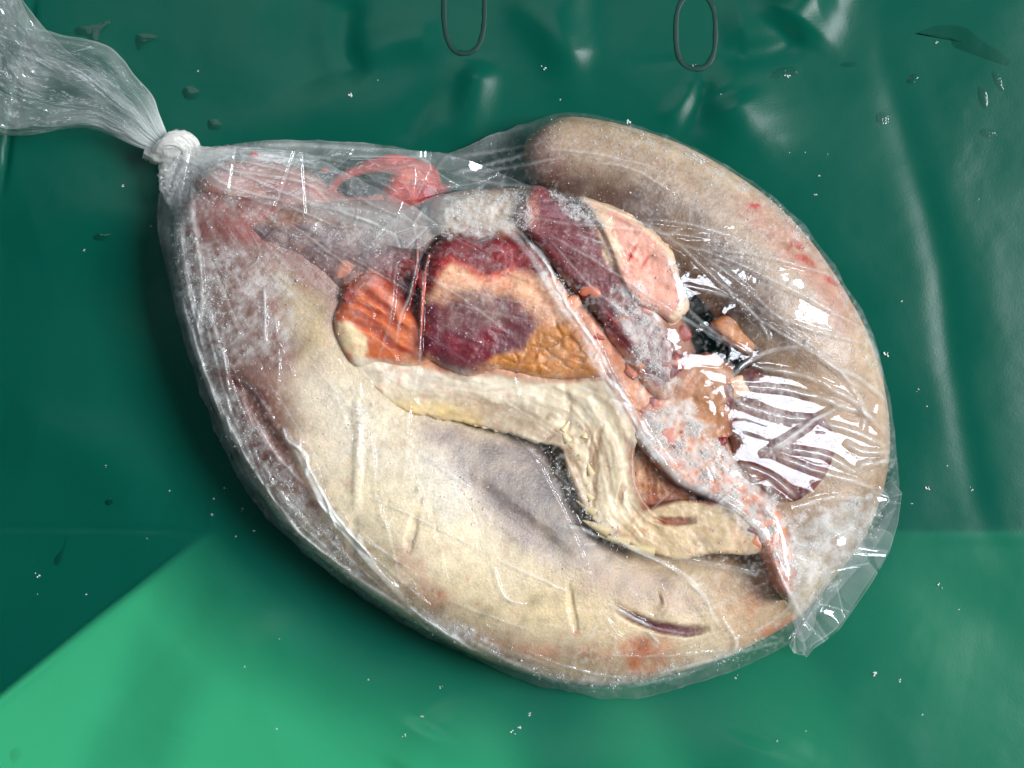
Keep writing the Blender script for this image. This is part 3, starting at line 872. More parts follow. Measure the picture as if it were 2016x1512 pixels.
def blob_grid(name, px, py, P, er, z0, thick, mat, parent, raster, relief, tilt, ctr, color, zb, power, seed, dmax=None, flip=False):
    d, _ = seg_dist(px, py, P[::3], True)
    if dmax is not None:
        d = np.minimum(d, dmax)
    e = np.clip(d / er, 0, 1)
    prof = (1 - (1 - e) ** power) ** (1 / power)
    z = z0 + thick * prof + tilt[0] * (px - ctr[0]) + tilt[1] * (py - ctr[1])
    if relief is not None:
        z = z + sample(relief, px, py) * np.clip(e * 1.5, 0, 1)
    z = z + 2.0 * fbm(px, py, 30, seed + 520, 3) * e
    V = unproj(px, py, z).reshape(-1, 3)
    stamp(px.ravel(), py.ravel(), z.ravel())
    col = (sample(raster, px, py) if raster is not None else (np.zeros(px.shape + (3,)) + lin(color)) * (1 + 0.5 * fbm(px, py, 24, seed + 77, 4))[..., None]).reshape(-1, 3)
    n1, n2 = px.shape
    q = grid_quads(n1, n2)
    idx = np.arange(n1 * n2).reshape(n1, n2)
    ring = np.r_[idx[0, :-1], idx[:-1, -1], idx[-1, :0:-1], idx[:0:-1, 0]]
    zb = (z0 - thick * 0.5) if zb is None else zb
    rp = V[ring]
    cc = rp.mean(0)
    mid = rp.copy()
    mid[:, 2] = (rp[:, 2] + zb * S) / 2
    low = cc + (rp - cc) * 0.92
    low[:, 2] = zb * S
    b0 = len(V)
    m_ = len(ring)
    V = np.vstack([V, mid, low, [cc[0], cc[1], zb * S]])
    col = np.vstack([col, col[ring], col[ring], col[ring].mean(0)])
    jj = np.arange(m_)
    j2 = (jj + 1) % m_
    q = np.vstack([q[:, ::-1], np.stack([ring[jj], ring[j2], b0 + j2, b0 + jj], -1), np.stack([b0 + jj, b0 + j2, b0 + m_ + j2, b0 + m_ + jj], -1)])
    tr = np.stack([b0 + m_ + jj, b0 + m_ + j2, np.full(m_, b0 + 2 * m_)], -1)
    if flip:
        q = q[:, ::-1]
    return make_obj(name, V, q, mat, parent, {'col': col}, tris=tr)


def blob(name, poly, z0, thick, er, mat, parent, raster=None, relief=None, tilt=(0, 0), color=None, zb=None, res=3.0, rough_edge=4, power=2.0, center=None, seed=0):
    """closed body over a star-shaped outline"""
    P = spline(poly, 260, closed=True)
    ctr = np.array(center) if center else P.mean(0)
    R = P - ctr
    an = np.arctan2(R[:, 1], R[:, 0])
    rr = np.hypot(R[:, 0], R[:, 1])
    o = np.argsort(an)
    an, rr = an[o], rr[o]
    an = np.r_[an - 2 * math.pi, an, an + 2 * math.pi]
    rr = np.r_[rr, rr, rr]
    size = max(np.ptp(P[:, 0]), np.ptp(P[:, 1]))
    n = int(np.clip(size / res, 14, 420))
    g = np.linspace(-1, 1, n)
    U, W = np.meshgrid(g, g)
    r = np.maximum(np.abs(U), np.abs(W))
    th = np.arctan2(W, U)
    Rr = np.interp(th, an, rr)
    Rr = Rr + rough_edge * 2 * fbm(np.cos(th) * 60 + 300, np.sin(th) * 60 + 300, 9, seed + 501, 3)
    px = ctr[0] + Rr * r * np.cos(th)
    py = ctr[1] + Rr * r * np.sin(th)
    return blob_grid(name, px, py, P, er, z0, thick, mat, parent, raster, relief, tilt, ctr, color, zb, power, seed, (1 - r) * Rr * 1.2)


def strip(name, A, B, z0, thick, er, mat, parent, raster, relief, zb, res=3.0, power=2.0, seed=0, tilt=(0, 0), rough_edge=3):
    """closed body between two edge curves that share their ends"""
    PA, PB = spline(A, 200), spline(B, 200)
    L = np.hypot(*np.diff(PA, axis=0).T).sum()
    Wd = np.hypot(*(PA - PB).T).max()
    n1, n2 = int(L / res), int(Wd / res) + 4
    Ea, Eb = spline(A, n1), spline(B, n1)
    for E, k_ in ((Ea, 0), (Eb, 500)):
        t = np.linspace(0, 1, n1)
        wob = rough_edge * 2 * np.sin(t * math.pi) ** 0.3
        E[:, 0] += wob * fbm(E[:, 0] + k_, E[:, 1], 16, seed + 601, 3)
        E[:, 1] += wob * fbm(E[:, 0] + k_, E[:, 1], 16, seed + 605, 3)
    v = np.linspace(0, 1, n2)[None]
    px = Ea[:, 0:1] * (1 - v) + Eb[:, 0:1] * v
    py = Ea[:, 1:2] * (1 - v) + Eb[:, 1:2] * v
    P = np.vstack([PA, PB[::-1]])
    dm = np.minimum(v, 1 - v) * np.hypot(*(Ea - Eb).T)[:, None]
    return blob_grid(name, px, py, P, er, z0, thick, mat, parent, raster, relief, tilt, P.mean(0), None, zb, power, seed, dm)


REL_T = FR_REL + 4 * fbm(GX, GY, 70, 400, 3) + 1.0 * fbm(GX, GY, 9, 404, 3)
paint_line(REL_T, SLIT, 5, -14, 7, 1, 2, add=True)
for p, wd, am in (([(440, 725), (480, 765), (520, 840), (590, 930)], 8, -8), ([(700, 780), (706, 900), (700, 1010)], 6, 4),
                  ([(1120, 1150), (1125, 1190), (1133, 1247)], 4, -5), ([(1300, 1160), (1310, 1190), (1290, 1215)], 4, 5),
                  ([(700, 1010), (690, 1100)], 5, -4), ([(820, 1010), (800, 1090)], 6, -5), ([(900, 930), (1000, 1010), (1120, 1100)], 12, -6)):
    paint_line(REL_T, p, wd, am, wd, 1, 5, add=True)

OUT_L = [(395, 375), (358, 400), (342, 470), (348, 560), (374, 665), (408, 777), (452, 878), (508, 970), (580, 1056), (671, 1133), (783, 1209), (904, 1277),
         (1026, 1324), (1150, 1350), (1260, 1342), (1380, 1310), (1480, 1270), (1570, 1215), (1640, 1140), (1700, 1060), (1740, 960), (1752, 860), (1738, 750), (1705, 650),
         (1655, 560), (1600, 480), (1530, 405), (1450, 345), (1360, 293), (1280, 262), (1200, 240), (1120, 230), (1070, 244), (1038, 272), (1030, 300)]
IN_L = [(395, 375), (560, 385), (680, 430), (720, 500), (720, 580), (760, 640), (830, 710), (910, 765), (1000, 805), (1080, 860), (1130, 930), (1180, 1000), (1250, 1065),
        (1330, 1090), (1420, 1080), (1470, 1010), (1490, 930), (1500, 850), (1490, 770), (1460, 700), (1420, 640), (1380, 590), (1330, 545), (1270, 510), (1220, 480), (1170, 450), (1120, 420),
        (1080, 390), (1050, 360), (1034, 330), (1030, 300)]
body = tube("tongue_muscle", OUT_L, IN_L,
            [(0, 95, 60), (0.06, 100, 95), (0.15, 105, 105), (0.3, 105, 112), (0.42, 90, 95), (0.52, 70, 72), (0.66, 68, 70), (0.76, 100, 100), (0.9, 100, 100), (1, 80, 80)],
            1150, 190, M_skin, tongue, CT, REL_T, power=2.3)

# root tissue and the pieces packed in the hollow of the curl
blob("root_muscle", [(470, 420), (640, 395), (800, 400), (880, 470), (870, 600), (850, 740), (760, 760), (690, 690), (650, 600), (560, 540), (480, 500)], 130, 70, 60, M_flesh, tongue, CI, RI, seed=1, zb=10)
blob("core_muscle", [(830, 470), (1000, 420), (1180, 480), (1330, 600), (1380, 720), (1460, 860), (1500, 1020), (1440, 1090), (1280, 1080), (1120, 960), (960, 840), (820, 800), (760, 720), (800, 560)], 90, 60, 70, M_flesh, tongue, CI, RI, seed=2, zb=5)
blob("shoulder_tissue", [(860, 390), (960, 372), (1050, 378), (1060, 450), (1000, 490), (900, 490), (850, 460)], 165, 46, 40, M_flesh, tongue, CI, RI + FR_REL, seed=3, zb=60)
for k_, p in enumerate(([(880, 800), (1000, 806), (1090, 850), (1140, 940), (1180, 1030)], [(960, 770), (1060, 786), (1130, 830), (1165, 900), (1190, 1010), (1240, 1070)], [(1010, 745), (1100, 775), (1165, 830), (1195, 930), (1215, 1020)],
                        [(1080, 748), (1150, 790), (1205, 860), (1222, 960), (1260, 1050)], [(780, 770), (900, 780), (980, 800)], [(1150, 745), (1210, 810), (1235, 900)], [(800, 740), (860, 750), (960, 760), (1040, 752)],
                        [(1200, 1000), (1250, 1050), (1310, 1085)], [(1225, 980), (1270, 1030), (1330, 1070)], [(1090, 860), (1120, 900), (1150, 985)], [(1000, 830), (1050, 838), (1100, 870)])):
    paint_line(RI, p, 3, 1.9 if k_ % 2 else -2.2, 7, 1, 8, 40, add=True, seed=k_ + 50)
    paint_line(CI, [(x + 4, y + 4) for x, y in p], 1.8, (160, 120, 88), 6, 0.34, 8, 40, seed=k_ + 50)
paint_area(CI, [(1085, 850), (1125, 880), (1140, 950), (1175, 1010), (1140, 1000), (1110, 930), (1075, 880)], (150, 122, 100), 12, 0.7, 10, mott=0.5, seed=72)
paint_area(CI, [(880, 735), (1040, 745), (1160, 760), (1200, 830), (1120, 830), (1000, 780), (880, 775)], (226, 214, 188), 20, 0.6, 14, mott=0.5, seed=73)
strip("membrane", [(672, 690), (715, 745), (790, 808), (860, 824), (940, 838), (1010, 858), (1072, 876), (1104, 884), (1116, 930), (1146, 994), (1190, 1048), (1250, 1078), (1330, 1102), (1372, 1092)],
      [(672, 690), (760, 702), (860, 692), (960, 718), (1060, 735), (1150, 735), (1215, 752), (1252, 820), (1250, 900), (1256, 960), (1290, 1010), (1330, 1040), (1362, 1065), (1372, 1092)], 199, 7, 7, M_membrane, tongue, CI, RI, 90, seed=4, rough_edge=6, res=2.6)
blob("gland", [(655, 640), (668, 600), (700, 548), (740, 538), (785, 575), (815, 620), (850, 660), (850, 712), (800, 722), (745, 712), (705, 722), (680, 700)], 203, 20, 32, M_fat, tongue, CI, RI, seed=5, zb=120, rough_edge=2)
blob("cheek_muscle", [(822, 700), (826, 600), (838, 510), (880, 462), (935, 474), (975, 462), (1040, 480), (1095, 540), (1140, 610), (1175, 680), (1195, 738), (1130, 748), (1060, 745), (985, 728), (925, 742), (880, 728), (850, 712)], 203, 30, 42, M_flesh, tongue, CI, RI, seed=6, zb=110, rough_edge=2, tilt=(-0.02, -0.03))
blob("muscle_flap", [(1012, 428), (1046, 366), (1100, 384), (1180, 430), (1240, 500), (1300, 600), (1335, 700), (1320, 760), (1260, 720), (1180, 630), (1100, 540), (1050, 480)], 200, 34, 22, M_flesh, tongue, CI, RI + FR_REL, seed=7, zb=130, rough_edge=3, center=(1160, 540), tilt=(0.0, 0.02))
blob("fat_edge", [(1135, 388), (1200, 404), (1262, 438), (1310, 478), (1332, 520), (1346, 570), (1356, 604), (1326, 634), (1290, 618), (1250, 600), (1218, 552), (1195, 490), (1165, 430)], 218, 26, 14, M_fat, tongue, CI, RI + FR_REL, seed=8, zb=150, rough_edge=6)
blob("lower_muscle", [(1180, 585), (1235, 590), (1290, 630), (1325, 690), (1332, 760), (1300, 790), (1245, 730), (1190, 650)], 205, 24, 22, M_flesh, tongue, CI, RI + FR_REL, seed=9, zb=120)
strip("fat_strip", [(1080, 545), (1110, 610), (1150, 670), (1210, 780), (1260, 880), (1325, 948), (1400, 990), (1470, 1040), (1505, 1110), (1530, 1165), (1552, 1188)],
      [(1080, 545), (1130, 570), (1200, 640), (1270, 720), (1340, 790), (1410, 850), (1460, 930), (1530, 990), (1562, 1060), (1572, 1150), (1552, 1188)], 178, 34, 26, M_fat, tongue, CI, RI + FR_REL, 90, seed=10, rough_edge=5)
blob("fat_lump", [(1310, 790), (1330, 720), (1370, 692), (1425, 705), (1452, 760), (1445, 840), (1410, 885), (1350, 860)], 160, 26, 30, M_fat, tongue, CI, RI * 1.6, seed=11, zb=60, rough_edge=10)
blob("dark_muscle", [(1425, 780), (1460, 730), (1530, 725), (1610, 760), (1650, 850), (1625, 940), (1560, 990), (1490, 960), (1440, 880)], 132, 30, 40, M_flesh, tongue, CI, RI + FR_REL, seed=12, zb=50)
blob("deep_muscle", [(1225, 850), (1300, 900), (1400, 960), (1460, 1000), (1440, 1030), (1330, 1030), (1250, 1020), (1228, 940)], 140, 26, 24, M_flesh, tongue, CI, RI, seed=13, zb=70)
blob("throat_flap", [(1230, 1040), (1262, 1010), (1330, 985), (1420, 990), (1490, 1020), (1525, 1065), (1480, 1092), (1410, 1090), (1350, 1098), (1290, 1086), (1250, 1074)], 190, 13, 10, M_membrane, tongue, CI, RI, seed=14, zb=80, rough_edge=2)
blob("fat_fold", [(1400, 640), (1425, 618), (1465, 625), (1500, 655), (1498, 688), (1465, 696), (1432, 676)], 150, 22, 18, M_fat, tongue, CI, RI, seed=15, zb=100)

# pointed papillae on the membrane's edge
for (x0, y0, x1, y1, wd) in ((1172, 1012, 1134, 985, 10), (1165, 985, 1140, 950, 8), (1200, 1048, 1146, 1024, 13), (1240, 1068, 1176, 1054, 12),
                             (1290, 1085, 1222, 1074, 14), (1120, 870, 1096, 832, 9), (1108, 848, 1126, 822, 7), (1165, 935, 1150, 898, 8), (1142, 900, 1120, 905, 8), (1186, 850, 1192, 815, 6), (1158, 955, 1128, 938, 6), (1150, 862, 1156, 832, 8), (1128, 880, 1100, 862, 7)):
    n1, n2 = 10, 8
    V = []
    for i in range(n1):
        t = i / (n1 - 1)
        x = x0 + (x1 - x0) * t
        y = y0 + (y1 - y0) * t
        dx, dy = x1 - x0, y1 - y0
        l = math.hypot(dx, dy)
        rr = wd * (1 - t) ** 0.8 + 0.4
        zc_ = 203 - 4 * t
        for j in range(n2):
            a = j / n2 * 2 * math.pi
            V.append(unproj(np.array(x - dy / l * rr * math.cos(a)), np.array(y + dx / l * rr * math.cos(a)), np.array(zc_ + rr * 0.8 * math.sin(a))))
    V = np.array(V)
    make_obj("papilla", V, grid_quads(n1, n2, True), M_membrane, tongue, {'col': np.zeros((len(V), 3)) + lin((222, 200, 156))})


def cord(name, pts, rad, mat, parent, color, nr=10, n=60, fl=1.0, seed=0, attrs_haze=None, var=0.25):
    """bent tapering cord; pts rows x, y, z, radius factor"""
    P = spline(pts, n)
    T = np.gradient(P[:, :2], axis=0)
    T /= np.hypot(T[:, 0], T[:, 1])[:, None] + 1e-9
    r = rad * P[:, 3] * (1 + var * 2 * fbm(np.arange(n) * 3.0, np.zeros(n) + seed * 31, 18, seed + 3))
    a = np.linspace(0, 2 * math.pi, nr, endpoint=False)
    ro = r[:, None] * (1 + 0.15 * np.sin(3 * a[None] + np.arange(n)[:, None] * 0.2))
    px = P[:, 0:1] - T[:, 1:2] * ro * np.cos(a)[None]
    py = P[:, 1:2] + T[:, 0:1] * ro * np.cos(a)[None]
    z = P[:, 2:3] + fl * ro * np.sin(a)[None]
    V = unproj(px, py, z).reshape(-1, 3)
    stamp(px.ravel(), py.ravel(), z.ravel())
    tr = [(j, (j + 1) % nr, 0) for j in range(1, nr - 1)] + [((n - 1) * nr + (j + 1) % nr, (n - 1) * nr + j, (n - 1) * nr) for j in range(1, nr - 1)]
    at = {}
    if color is not None:
        cc = np.zeros((len(V), 3)) + lin(color)
        cc *= (1 + 0.5 * fbm(px.ravel(), py.ravel(), 14, seed + 8))[:, None]
        at['col'] = cc
    if attrs_haze is not None:
        at['haze'] = np.zeros(len(V)) + attrs_haze
    return make_obj(name, V, grid_quads(n, nr, True), mat, parent, at, tris=tr)


SC = np.zeros(GX.shape + (3,)) + lin((206, 84, 74))
paint_area(SC, [(770, 320), (830, 318), (850, 350), (800, 370)], (222, 130, 112), 12, 0.8, 8)
paint_area(SC, [(820, 370), (890, 362), (880, 392), (820, 400)], (178, 28, 34), 8, 0.9, 6)
SC *= (1 + 0.5 * fbm(GX, GY, 20, 191, 5))[..., None]
for k_ in range(26):
    x0, y0, zt, pal = random.choice(((1150, 600, 214, 1), (1230, 720, 210, 1), (1290, 800, 210, 1), (1350, 880, 206, 1), (1440, 960, 200, 1), (1500, 1060, 200, 1),
                                     (800, 520, 204, 0), (700, 530, 202, 0), (1310, 700, 214, 0), (1420, 740, 176, 1), (1440, 850, 176, 0), (1180, 640, 222, 0)))
    x0 += random.gauss(0, 20)
    y0 += random.gauss(0, 20)
    c = random.choice((((124, 34, 36), (150, 60, 48), (92, 30, 36), (190, 120, 96)), ((214, 140, 104), (200, 110, 80), (222, 176, 140), (140, 60, 56)), ((204, 126, 66), (214, 150, 96), (190, 96, 50)))[pal])
    sz_ = random.uniform(10, 24)
    rot = random.uniform(0, 3.14)
    po = []
    for i in range(9):
        t = i / 9 * 2 * math.pi
        u, v_ = sz_ * random.uniform(0.7, 1.4) * math.cos(t), sz_ * random.uniform(0.45, 1.1) * math.sin(t)
        po.append((x0 + u * math.cos(rot) - v_ * math.sin(rot), y0 + u * math.sin(rot) + v_ * math.cos(rot)))
    z_ = float(sample(TOP, np.array(x0), np.array(y0)))
    blob("flesh_scrap", po, z_ - 4, 5, 12, M_fat if pal else M_flesh, tongue, None, FR_REL * 0.5, color=c, seed=100 + k_, rough_edge=2, zb=z_ - 14, res=2.2)

PK = np.zeros(GX.shape + (3,)) + lin((188, 132, 120))
for q_ in range(16):
    x, y = 400 + 24 * q_ + random.gauss(0, 12), 350 + random.gauss(0, 26)
    paint_area(PK, [(x - 22, y), (x, y - 12), (x + 24, y + 4), (x, y + 14)], random.choice(((170, 50, 44), (206, 96, 78), (214, 170, 150), (120, 40, 40))), 10, 0.8, 12, seed=q_)
PK *= (1 + 0.5 * fbm(GX, GY, 18, 197, 4))[..., None]
# loop of red vessel and scraps by the bag's upper edge
cord("blood_vessel", [(652, 392, 120, .7), (655, 366, 124, .8), (680, 345, 126, .9), (730, 328, 128, 1.2), (790, 322, 126, 1.8), (840, 340, 120, 1.6), (862, 372, 116, .9)], 11, M_flesh, tongue, (188, 84, 76), seed=1)
cord("vessel_stub", [(655, 372, 122, .8), (664, 392, 122, .8), (700, 398, 124, .9), (750, 394, 124, 1.0), (800, 392, 124, 1.4), (850, 384, 120, 1.2)], 11, M_flesh, tongue, (196, 112, 96), seed=2)
strip("red_scrap", [(748, 402), (752, 372), (766, 346), (788, 322), (820, 322), (848, 342), (870, 358), (892, 368)], [(748, 402), (790, 410), (820, 412), (846, 402), (862, 392), (874, 384), (884, 374), (892, 368)], 112, 34, 24, M_flesh, tongue, SC, RI, 70, seed=16, rough_edge=6)
blob("pink_tissue", [(398, 345), (440, 318), (520, 318), (600, 335), (650, 368), (700, 392), (780, 400), (800, 440), (700, 450), (600, 440), (500, 425), (410, 400), (385, 372)], 110, 44, 44, M_flesh, tongue, PK, RI + FR_REL, seed=17, zb=30, rough_edge=12)
for x, y, z in ((500, 305, 150), (640, 335, 140)):
    blob("blood_fleck", [(x - 9, y), (x, y - 5), (x + 10, y + 1), (x, y + 5)], z, 3, 4, M_flesh, tongue, None, None, color=(206, 70, 50), seed=18, rough_edge=2)

for k_, (pts, c) in enumerate((([(822, 470, 0, .8), (820, 540, 0, 1), (806, 600, 0, .8), (792, 640, 0, .5)], (130, 30, 22)), ([(846, 500, 0, .6), (834, 570, 0, 1), (830, 640, 0, .7), (826, 690, 0, .3)], (190, 62, 30)))):
    cord("blood_streak", [(x, y, float(sample(TOP, np.array(float(x)), np.array(float(y)))) + 1, f) for x, y, _, f in pts], 3.4, M_flesh, tongue, c, fl=0.35, seed=30 + k_)

# ------------------------------------------------------------------ the bag
bag = empty("plastic_bag", "clear thin plastic bag knotted at its upper left, wrapped tightly around the meat", "bag", 1000, 750)

# drape: taut skin over the meat
F = TOP.copy()
bsd = sdf(GX, GY, BAG)
ins = bsd < 0
Ft = np.where(ins, F, 0)
edge_h = np.interp(np.clip(-bsd, 0, 400), [0, 6, 20, 50, 120, 400], [22, 45, 62, 78, 90, 96])
lo = np.where(ins, edge_h * 0.9, 5)
cs = 4
fc = np.maximum(Ft, lo)[::cs, ::cs].copy()
mc = np.maximum(TOP + 4, lo)[::cs, ::cs]
ic = ins[::cs, ::cs]
for it in range(500):
    av = fc.copy()
    av[1:-1, 1:-1] = 0.25 * (fc[:-2, 1:-1] + fc[2:, 1:-1] + fc[1:-1, :-2] + fc[1:-1, 2:])
    fc = np.where(ic, np.maximum(av, mc - 3), 5)


def resize(A):
    ys = np.clip(np.arange(GX.shape[0]) / cs, 0, A.shape[0] - 1.001)
    xs = np.clip(np.arange(GX.shape[1]) / cs, 0, A.shape[1] - 1.001)
    iy = ys.astype(int)
    ix = xs.astype(int)
    fy = (ys - iy)[:, None]
    fx = (xs - ix)[None]
    return (A[iy][:, ix] * (1 - fx) + A[iy][:, ix + 1] * fx) * (1 - fy) + (A[iy + 1][:, ix] * (1 - fx) + A[iy + 1][:, ix + 1] * fx) * fy


def blur(A, r, n=2):
    for _ in range(n):
        for ax in (0, 1):
            c = np.cumsum(np.pad(A, [(r + 1, r) if a == ax else (0, 0) for a in (0, 1)], 'edge'), axis=ax)
            A = (np.take(c, range(2 * r + 1, c.shape[ax]), axis=ax) - np.take(c, range(0, c.shape[ax] - 2 * r - 1), axis=ax)) / (2 * r + 1)
    return A


F = resize(fc)
F = np.maximum(blur(np.maximum(F, np.where(ins, TOP, 0)), 5, 2), np.where(ins, blur(TOP, 2, 1), 0) + 2) + 3
F = blur(F, 2, 1)

HZ = np.zeros(GX.shape)
CR = np.zeros(GX.shape)


def crease(pts, width=4, amp=6, haze=0.3, hw=None, warp=2, taper=0.2, seed=0):
    paint_line(CR, pts, width * 0.35, amp, width, 1, warp, 24, taper, add=True, seed=seed)
    if haze:  # whitens the stretched fold and paints its highlight as a steady line
        paint_line(HZ, pts, (hw or width * 0.35), haze, width * 0.5, 1, warp, 24, taper, add=True, seed=seed, mott=0.5)


# bold ridges and folds seen in the film
crease([(556, 838), (580, 880), (600, 920), (640, 1000), (690, 1062), (740, 1122), (806, 1190)], 12, 18, 0.85, 4, warp=1, taper=0.35)
crease([(585, 880), (612, 925), (652, 1000), (700, 1060), (750, 1120)], 4, 7, 0.7, 1.5, warp=1)
crease([(556, 838), (566, 868), (590, 880), (592, 858)], 4, 6, 0.7, 1.5)
crease([(575, 870), (605, 900), (600, 940)], 6, 8, 0.6)
crease([(700, 1045), (712, 1068), (722, 1085)], 5, 6, 0.5)
crease([(350, 570), (372, 640), (395, 715), (430, 800), (470, 880), (505, 940)], 8, 12, 0.45)
crease([(500, 930), (540, 990), (600, 1060), (700, 1140), (820, 1215)], 7, 8, 0.3)
crease([(325, 400), (330, 480), (345, 560), (380, 680), (430, 820)], 7, 9, 0.2)
crease([(380, 320), (375, 400), (392, 500), (395, 600), (385, 660)], 7, 9, 0.2)
crease([(360, 310), (350, 380), (348, 440), (362, 520), (380, 600), (400, 690)], 8, 9, 0.2)
crease([(545, 840), (500, 770), (440, 730)], 5, 5, 0.1)
# from the knot to the right
for k_, pts in enumerate((
    [(392, 302), (470, 288), (560, 283), (700, 290), (830, 300)], [(395, 305), (500, 300), (640, 312), (760, 338), (860, 356)],
    [(395, 310), (520, 325), (640, 362), (740, 405), (820, 440)], [(390, 315), (480, 345), (600, 395), (700, 425), (800, 470)],
    [(385, 320), (450, 365), (560, 395), (575, 400)], [(400, 305), (560, 318), (700, 350), (790, 372)], [(520, 300), (640, 330), (700, 375), (745, 420)],
    [(640, 340), (720, 345), (790, 385)], [(700, 300), (760, 330), (830, 322)], [(560, 345), (620, 372), (660, 405), (730, 415)],
    [(680, 390), (700, 350), (735, 400)], [(780, 350), (800, 370), (812, 378), (790, 362)], [(840, 400), (815, 440), (820, 470)], [(430, 330), (600, 360), (680, 400)],
    [(460, 300), (640, 320), (760, 352), (900, 372)])):
    crease(pts, 5, 7 + (k_ % 3) * 2, 0.38, seed=k_)
# from the knot towards the tip of the tongue
for k_, pts in enumerate((
    [(820, 300), (900, 285), (1000, 258), (1060, 242)], [(860, 310), (950, 300), (1060, 285)], [(850, 330), (960, 335), (1080, 315), (1120, 305)],
    [(830, 318), (920, 350), (1010, 365), (1080, 370)], [(890, 300), (860, 330), (870, 370)], [(870, 345), (960, 322), (1050, 300)])):
    crease(pts, 5, 7, 0.22, seed=20 + k_)
# the long fold across the middle
crease([(925, 392), (960, 425), (1010, 465), (1050, 510), (1080, 560), (1105, 600), (1150, 655), (1175, 715), (1215, 790), (1255, 850), (1300, 905), (1340, 945), (1420, 985), (1480, 1030), (1520, 1085)], 14, 12, 0.30, 5)
crease([(1000, 440), (1060, 500), (1120, 600), (1180, 690), (1235, 790), (1300, 880)], 5, 8, 0.45, 2, warp=6)
crease([(1030, 470), (1065, 500), (1095, 560)], 6, 9, 0.5)
crease([(1190, 740), (1220, 770), (1260, 850)], 8, 8, 0.5)
crease([(1520, 1085), (1535, 1130), (1560, 1180), (1590, 1230)], 7, 12, 0.4)
# fan of straight folds to the right
for k_, pts in enumerate((
    [(1010, 425), (1120, 440), (1250, 452), (1400, 470)], [(1030, 400), (1150, 395), (1260, 440), (1360, 500)], [(1060, 450), (1180, 520), (1320, 610), (1450, 690)],
    [(1075, 465), (1160, 560), (1260, 640)], [(1140, 395), (1300, 455), (1420, 560), (1500, 632), (1610, 700), (1700, 770), (1745, 800)],
    [(1300, 470), (1420, 505), (1540, 560), (1650, 620), (1735, 665)], [(1380, 490), (1480, 500), (1600, 530), (1680, 560)], [(1260, 430), (1350, 440), (1460, 470)],
    [(1345, 560), (1450, 590), (1500, 640), (1512, 672), (1500, 690)], [(1345, 600), (1400, 650), (1450, 680), (1490, 700)], [(1350, 480), (1460, 560), (1560, 650), (1680, 740)],
    [(1150, 320), (1240, 330), (1330, 380)], [(1060, 290), (1160, 300), (1300, 330)], [(1480, 600), (1600, 650), (1720, 680)])):
    crease(pts, 5, 8 + (k_ % 3) * 3, 0.20, seed=40 + k_)
# shining wrinkles over the right flank
for k_, pts in enumerate((
    [(1432, 752), (1470, 715), (1520, 690), (1600, 680)], [(1432, 752), (1445, 785), (1500, 810), (1600, 825), (1660, 800)], [(1440, 760), (1560, 770), (1660, 800), (1740, 830)],
    [(1495, 895), (1550, 862), (1610, 822), (1665, 793)], [(1505, 897), (1570, 855), (1615, 815)], [(1510, 890), (1600, 925), (1680, 948), (1745, 970)],
    [(1530, 882), (1620, 895), (1690, 932)], [(1690, 932), (1700, 915), (1765, 905)], [(1450, 915), (1505, 930), (1570, 980)], [(1470, 960), (1500, 985), (1518, 1020)],
    [(1600, 690), (1660, 740), (1700, 800), (1700, 860)], [(1620, 760), (1680, 790), (1740, 850)], [(1610, 830), (1680, 850), (1750, 880)], [(1660, 870), (1700, 890), (1755, 890)],
    [(1640, 720), (1700, 750), (1745, 790)], [(1700, 640), (1725, 700), (1740, 770)], [(1560, 1000), (1640, 980), (1740, 985)], [(1480, 720), (1560, 735), (1640, 760)])):
    crease(pts, 7, 9 + (k_ % 2) * 4, 0.28, seed=60 + k_)
# lower part
for k_, (pts, wd, am, hz) in enumerate((
    ([(1190, 1050), (1250, 1082), (1330, 1120), (1380, 1165), (1405, 1215), (1440, 1262)], 7, 12, 0.35), ([(1215, 1075), (1300, 1110), (1370, 1165), (1388, 1195)], 5, 7, 0.4),
    ([(1300, 1100), (1360, 1105), (1420, 1115), (1492, 1130)], 10, 12, 0.15), ([(1200, 1190), (1245, 1215), (1285, 1236)], 5, 7, 0.5), ([(1275, 1240), (1300, 1270)], 4, 5, 0.4),
    ([(972, 1115), (982, 1150), (1000, 1180), (1040, 1190)], 4, 6, 0.5), ([(978, 1100), (1040, 1130), (1120, 1165)], 4, 5, 0.35), ([(690, 960), (800, 1010), (960, 1090)], 3, 4, 0.3),
    ([(1330, 1230), (1420, 1190), (1520, 1140)], 4, 4, 0.15), ([(1130, 1130), (1120, 1180), (1133, 1250)], 5, -6, 0), ([(1300, 1150), (1312, 1180), (1290, 1225)], 5, 6, 0.12),
    ([(1250, 1165), (1262, 1205)], 4, 5, 0.1), ([(1100, 1035), (1140, 1040), (1180, 1060)], 6, 7, 0.35), ([(1140, 1075), (1175, 1070)], 5, 6, 0.3), ([(1010, 1330), (1150, 1345), (1300, 1340), (1420, 1300)], 8, 6, 0.2),
    ([(1420, 1215), (1450, 1262), (1440, 1285)], 6, 8, 0.45), ([(1280, 1330), (1400, 1300), (1540, 1262)], 5, 8, 0.3), ([(1180, 1290), (1300, 1292), (1450, 1280)], 4, 5, 0.2),
    ([(540, 1010), (640, 1110), (800, 1220), (960, 1300)], 7, 6, 0.18), ([(800, 1190), (850, 1230), (930, 1280)], 5, 8, 0.3), ([(1330, 960), (1250, 1030), (1180, 1075)], 3, 5, 0.18),
    ([(1440, 970), (1360, 1030), (1300, 1060)], 3, 6, 0.12))):
    crease(pts, wd, am, hz, seed=90 + k_)
